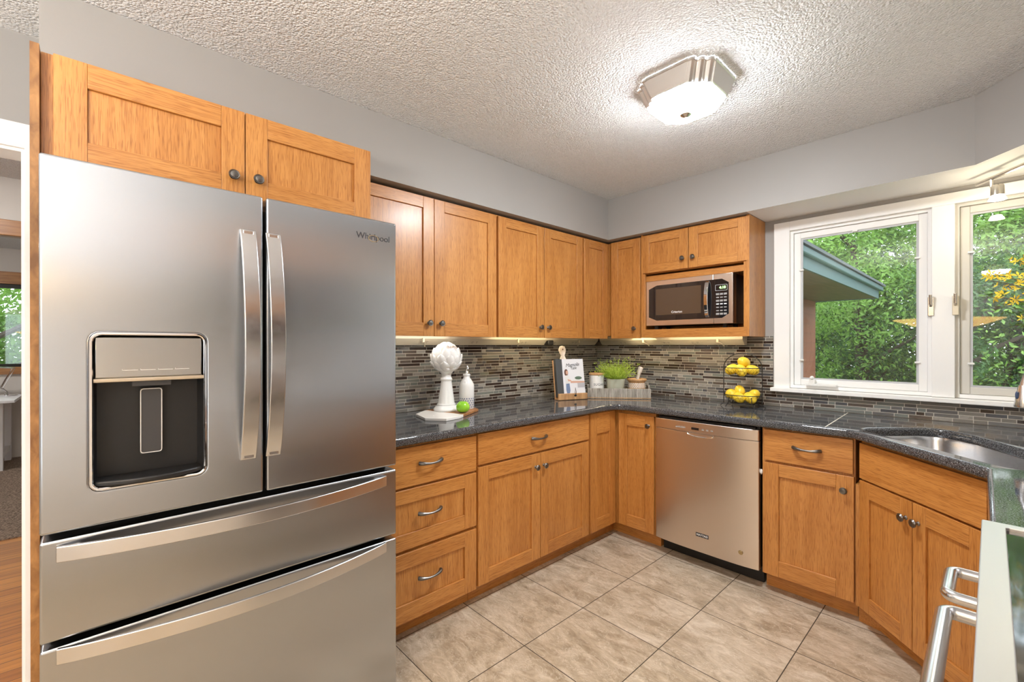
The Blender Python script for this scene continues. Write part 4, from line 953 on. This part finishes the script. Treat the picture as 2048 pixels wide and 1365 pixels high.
# ------------------------------------------------------------------ two-tier fruit basket
FC = Vector((1.285, -.195, CT))
fb = thing('fruit_basket', 'black wire two-tier fruit basket with an arched handle on the counter by the window', 'fruit basket', tuple(FC), math.radians(8))
def ring(r, z, n=36): return [(r*math.cos(2*PI*i/n), r*.80*math.sin(2*PI*i/n), z) for i in range(n)]
mb = MB(); hw = .112
arch = [(-hw, 0, z) for z in (.02, .10, .18, .25)]+[(-hw*math.cos(a), 0, .25+.095*math.sin(a)) for a in [PI*i/14 for i in range(1, 14)]]+[(hw, 0, z) for z in (.25, .18, .10, .02)]
arch = [(-hw-.020, 0, .002), (-hw-.010, 0, .012)]+arch+[(hw+.010, 0, .012), (hw+.020, 0, .002)]
obj('handle_arch', MB().tube(arch, .0028, 'iron', 8), fb)
def basket(z, feet):
    k = MB(); k.tube(ring(.112, z), .0026, 'iron', 6, closed=True); k.tube(ring(.072, z-.055), .0020, 'iron', 6, closed=True)
    for i in range(22):
        a = 2*PI*i/22; b2 = 2*PI*(i+.5)/22
        for s in (-1, 1):
            b2 = a+s*2*PI/22
            k.tube([(.112*math.cos(a), .0896*math.sin(a), z), (.094*math.cos((a+b2)/2), .0752*math.sin((a+b2)/2), z-.030), (.072*math.cos(b2), .0576*math.sin(b2), z-.055)], .0006, 'iron', 4)
    for i in range(5): y_ = (-.6+.3*i)*.072; xw = .072*math.sqrt(max(.05, 1-(y_/.0576)**2)); k.tube([(-xw, y_, z-.055), (xw, y_, z-.055)], .001, 'iron', 4)
    o = obj('wire_bowl', k, fb, weld=False)
    if feet:
        for a in (.9, 2.24, 4.04, 5.38):
            x, y = .112*math.cos(a), .0896*math.sin(a); obj('foot', MB().tube([(x*.92, y*.92, z-.01), (x*.97, y*.97, z-.045), (x*1.18, y*1.18, .003)], .0026, 'iron', 6), fb)
basket(.252, False); basket(.078, True)
lem = MB(); prl = []
for i in range(19):
    th = PI*i/18; z = -.041*math.cos(th); r = .0315*math.sin(th)**.85; 
    if i in (0, 18): r = .0003
    if i in (1, 17): r *= .62
    prl.append((r, z*(1.07 if i in (0, 18) else 1)))
lem.lathe(prl, 'lemon_skin', (0, 0, 0), 24); lem0 = None
spots = [('left end of the top basket tier', -.060, -.015, .240, 0), ('front middle of the top basket tier', -.002, -.035, .236, 1), ('right end of the top basket tier', .060, -.012, .240, 2), ('peak of the heap on the top basket tier', .008, .002, .287, 3), ('back of the top basket tier', .0, .045, .240, 4),
         ('left end of the lower basket tier', -.064, -.012, .080, 5), ('front middle of the lower basket tier', -.012, -.040, .062, 6), ('right front of the lower basket tier', .050, -.028, .064, 7), ('back middle of the lower basket tier, highest there', -.020, .022, .100, 8), ('right back of the lower basket tier', .060, .025, .078, 9)]
RZ = Matrix.Rotation(math.radians(8), 4, 'Z')
for lb, x, y, z, k in spots:
    p = FC+(RZ @ Vector((x, y, z)))
    if lem0 is None: lem0 = o = obj('lemon', lem, None, tuple(p), ang=80)
    else: o = lem0.copy(); col.objects.link(o); o.location = p
    r2 = random.Random(k*11+3); o.rotation_euler = (r2.uniform(.6, 2.4), r2.uniform(-.5, .5), r2.uniform(0, 6)); o.scale = [.95+.1*r2.random()]*3
    tag(o, 'yellow lemon at the '+lb, 'lemon', 'lemons in the wire fruit basket')

# ------------------------------------------------------------------ faucet and forsythia
fc = thing('kitchen_faucet', 'brushed steel pull-down faucet at the sink with a conical spray head', 'faucet', (2.66, -.36, CT))
sx, sy = 2.464-2.66, -.50+.36
pth = [(0, 0, .0), (0, 0, .20)]+[(sx*.5*(1-math.cos(a)), sy*.5*(1-math.cos(a)), .20+.16*math.sin(a)) for a in [PI*i/12 for i in range(1, 12)]]+[(sx*1.0, sy*1.0, .215)]
obj('spout', MB().tube(pth, .013, 'satin_steel', 14).lathe([(.0001, .0), (.028, 0), (.028, .008), (.020, .012), (.020, .07), (.013, .09)], 'satin_steel', (0, 0, 0), 24), fc, ang=50)
sh = obj('spray_head', MB().lathe([(.0001, .145), (.026, .147), (.027, .155), (.022, .185), (.016, .225), (.014, .235), (.0001, .236)], 'satin_steel', (sx, sy, 0), 24), fc, ang=50)
obj('spray_button', MB().ball((sx-.018, sy-.014, .195), .010, 'blue_button', 12, 8, (.5, .6, 1.6)), sh)
obj('lever', MB().tube([(.02, 0, .05), (.05, .0, .055), (.08, 0, .10)], .006, 'satin_steel', 10), fc)
vs_ = thing('flower_vase', 'vase of yellow forsythia branches standing right of the sink', 'vase', (2.80, -.62, CT))
obj('vessel', MB().lathe([(.0001, 0), (.045, 0), (.060, .05), (.062, .10), (.040, .18), (.035, .22), (.040, .24), (.036, .24), (.03, .2), (.0001, .05)], 'porcelain', (0, 0, 0), 28), vs_, ang=50)
def flower(mb, p, d, s, rnd):
    d = Vector(d).normalized(); u = d.orthogonal().normalized(); v = d.cross(u); a0 = rnd.random()*6
    for k in range(4):
        a = a0+k*PI/2; q = (u*math.cos(a)+v*math.sin(a)); w = d.cross(q)
        tip = p+q*s+d*s*.55; mid = p+q*s*.55+d*s*.25
        mb.add([p, mid+w*s*.22, tip, mid-w*s*.22], [(0, 1, 2, 3)], 'petal_yellow'); mb.add([p, mid+w*s*.22+d*s*.1, tip+w*s*.1, mid], [(0, 1, 2, 3)], 'petal_yellow')
V0 = Vector((2.80, -.62, CT))
ends = [((2.372, -.43, 1.628), .35), ((2.375, -.46, 1.592), .3), ((2.385, -.45, 1.520), .2), ((2.44, -.40, 1.680), .3), ((2.46, -.5, 1.44), .1), ((2.62, -.35, 1.75), .3), ((2.9, -.4, 1.7), .3), ((2.85, -.85, 1.72), .3)]
for i, (e_, sag) in enumerate(ends):
    rnd = random.Random(40+i); e_ = Vector(e_)-V0; a = Vector((0, 0, .2)); mid = a.lerp(e_, .5)+Vector((0, 0, .16)); k = MB(); f = MB(); pts = []
    for j in range(13): t_ = j/12; pts.append(a*(1-t_)**2+mid*2*t_*(1-t_)+e_*t_*t_)
    k.tube(pts, [.003-.0018*j/12 for j in range(13)], 'stem_brown', 6)
    br = obj('branch', k, vs_)
    for j in range(26):
        t_ = .45+.55*j/25; p = a*(1-t_)**2+mid*2*t_*(1-t_)+e_*t_*t_+Vector((rnd.uniform(-.02, .02), rnd.uniform(-.02, .02), rnd.uniform(-.02, .02)))
        flower(f, p, (rnd.uniform(-1, 1), rnd.uniform(-1, .2), rnd.uniform(-.5, 1)), .015+.006*rnd.random(), rnd)
    fo = obj('blossoms', f, br, weld=False); fo['kind'] = 'stuff'

# ------------------------------------------------------------------ far room furniture
dk = thing('white_desk', 'white desk with trestle legs under the window of the far room', 'desk', (-5.0, -4.35, .008))
mb = MB().box(-.35, .50, -.55, .50, .715, .742, 'desk_white'); obj('top', mb, dk, bev=.002)
obj('apron', MB().box(.40, .42, -.45, .36, .62, .714, 'desk_white').box(-.27, -.25, -.45, .36, .62, .714, 'desk_white'), dk, weld=False)
for sx in (-.28, .33):
    for sy in (-.5, .38):
        obj('leg', MB().ribbon([(sx, sy+.0, .0), (sx, sy+.0, .714)], .065, .05, (1, 0, 0), 'desk_white'), dk)
obj('stretcher', MB().box(-.24, .29, .36, .40, .12, .17, 'desk_white'), dk); obj('stretcher', MB().box(-.24, .29, -.52, -.48, .12, .17, 'desk_white'), dk)
dl_ = thing('desk_lamp', 'chrome swing-arm lamp on the white desk in the far room', 'lamp', (-5.13, -3.965, .7515))
obj('base', MB().lathe([(.0001, 0), (.085, 0), (.085, .012), (.02, .02), (.012, .05), (.0001, .05)], 'chrome', (0, 0, 0), 28), dl_)
obj('arm', MB().tube([(0, 0, .05), (-.02, -.05, .09), (.0, .045, .31), (.02, -.35, .35)], .010, 'chrome', 8).tube([(.02, 0, .05), (0, -.03, .09), (.02, .065, .31), (.04, -.33, .335)], .007, 'chrome', 8), dl_)
obj('lamp_shade', MB().lathe([(.02, .0), (.03, -.02), (.07, -.09), (.068, -.09), (.02, -.01)], 'chrome', (.03, -.36, .36), 20), dl_, ang=60)

# ------------------------------------------------------------------ outside
struct('ground_outside', MB().box(-22, 22, .16, 40, -.7, -.6, 'lawn_green').box(-30, -5.6, -16, .1, -.7, -.6, 'lawn_green'), weld=False)
hw_ = thing('neighbouring_wing', 'brick-red sided house wing with a teal fascia under a dark roof, outside the window', 'house wing')
xw, xf, ye, zs = .42, 1.224, 5.35, 2.02
obj('siding_wall', MB().box(-3, xw, .9, ye, -.6, zs+.02, 'red_siding'), hw_)
obj('eave_soffit', MB().box(xw+.001, xf-.02, .30, ye, zs, zs+.02, 'eave_brown').box(-3, xw, .3, .9, zs, zs+.02, 'eave_brown'), hw_, weld=False)
obj('fascia', MB().box(xf-.02, xf, .30, ye+.02, zs-.01, zs+.16, 'fascia_teal').box(-3, xf, ye, ye+.02, zs-.01, zs+.16, 'fascia_teal'), hw_, weld=False)
obj('gutter', MB().box(xf, xf+.05, .30, ye+.06, zs+.10, zs+.165, 'fascia_teal'), hw_, bev=.01)
mb = MB(); mb.add([(xf+.07, .25, zs+.165), (xf+.07, ye+.1, zs+.165), (-3, ye+.1, zs+1.2), (-3, .25, zs+1.2), (xf+.07, .25, zs+.195), (xf+.07, ye+.1, zs+.195), (-3, ye+.1, zs+1.23), (-3, .25, zs+1.23)], [(0,1,2,3),(7,6,5,4),(0,4,5,1),(1,5,6,2),(2,6,7,3),(3,7,4,0)], 'roof_dark'); obj('roof', mb, hw_)
o = obj('garden_fence', MB().box(-2.8, 1.6, 9.0, 9.06, -.6, .55, 'fence_grey')); tag(o, 'low grey board fence beyond the house wing outside the window', 'fence')
def tree(label, x, y, h, r, n, seed, leaf='tree_leaf', s=.13, zb=.2):
    t = thing('leafy_tree', label, 'tree', (x, y, -.6), 0, 'trees outside the windows'); rnd = random.Random(seed)
    k = MB(); lean = rnd.uniform(-.3, .3); k.tube([(0, 0, 0), (lean*.3, .1, h*.3), (lean, 0, h*.8)], [.16, .12, .04], 'bark', 8)
    for j in range(6):
        a = rnd.random()*6.28; z = h*(.25+.1*j); k.tube([(lean*z/h, 0, z), (math.cos(a)*r*.4, math.sin(a)*r*.4, z+.5), (math.cos(a)*r*.8, math.sin(a)*r*.8, z+.8)], [.05, .035, .015], 'bark', 6)
    obj('trunk', k, t, weld=False)
    blobs = []
    for j in range(26):
        a = rnd.random()*2*PI; q = rnd.random()**.5; z = zb*h+rnd.random()*(1-zb)*h; rr = r*(.55+.45*math.sin(PI*min(1, max(0, (z/h)))))
        blobs.append((Vector((math.cos(a)*q*rr, math.sin(a)*q*rr, z)), r*rnd.uniform(.28, .46)))
    vs, fs = [], []
    for i in range(n):
        c_, R_ = blobs[rnd.randrange(len(blobs))]
        d = Vector((rnd.gauss(0, 1), rnd.gauss(0, 1), rnd.gauss(0, 1))).normalized(); p = c_+d*R_*(.75+.3*rnd.random())
        if p.z < .15: continue
        nn = (d*.5+Vector((rnd.gauss(0, .5), rnd.gauss(0, .5), rnd.gauss(.4, .5)))).normalized(); u = nn.orthogonal().normalized(); u = Matrix.Rotation(rnd.random()*6.28, 3, nn) @ u; v = nn.cross(u)
        L_ = s*rnd.uniform(.6, 1.2); w = L_*.42; b = len(vs)
        vs += [p-u*L_*.5, p+v*w*.5, p+u*L_*.5-nn*L_*.12, p-v*w*.5]; fs.append((b, b+1, b+2, b+3))
    me = bpy.data.meshes.new('foliage'); me.from_pydata([tuple(v) for v in vs], [], fs); me.materials.append(MATS[leaf]); me.update(); link('foliage', me, t)
tree('bright leafy tree nearest behind the neighbouring roof corner, seen in the left window', .6, 8.4, 5.2, 2.1, 30000, 1, 'tree_leaf', .095)
tree('tall leafy tree directly behind the window mullion', 2.6, 9.6, 5.6, 2.5, 32000, 2, 'tree_leaf', .10)
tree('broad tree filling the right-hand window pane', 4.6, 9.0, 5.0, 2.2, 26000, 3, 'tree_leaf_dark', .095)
tree('dark tree over the grey garden fence', -1.6, 11.0, 6.2, 2.8, 26000, 4, 'tree_leaf_dark', .13)
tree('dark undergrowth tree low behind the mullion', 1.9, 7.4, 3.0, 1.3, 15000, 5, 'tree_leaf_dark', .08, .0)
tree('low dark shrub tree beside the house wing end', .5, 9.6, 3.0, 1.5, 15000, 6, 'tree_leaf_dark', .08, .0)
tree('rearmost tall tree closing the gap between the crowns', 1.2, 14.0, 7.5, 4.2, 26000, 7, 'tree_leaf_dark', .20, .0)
tree('rearmost tall tree at the right of the garden', 6.5, 14.0, 7.5, 4.2, 24000, 8, 'tree_leaf_dark', .20, .0)
tree('low bush under the right-hand window pane', 3.6, 7.6, 2.8, 1.4, 15000, 9, 'tree_leaf_dark', .08, .0)
tree('green tree outside the far room window above the desk', -8.3, -4.6, 4.2, 2.0, 34000, 10, 'tree_leaf', .12, .0)
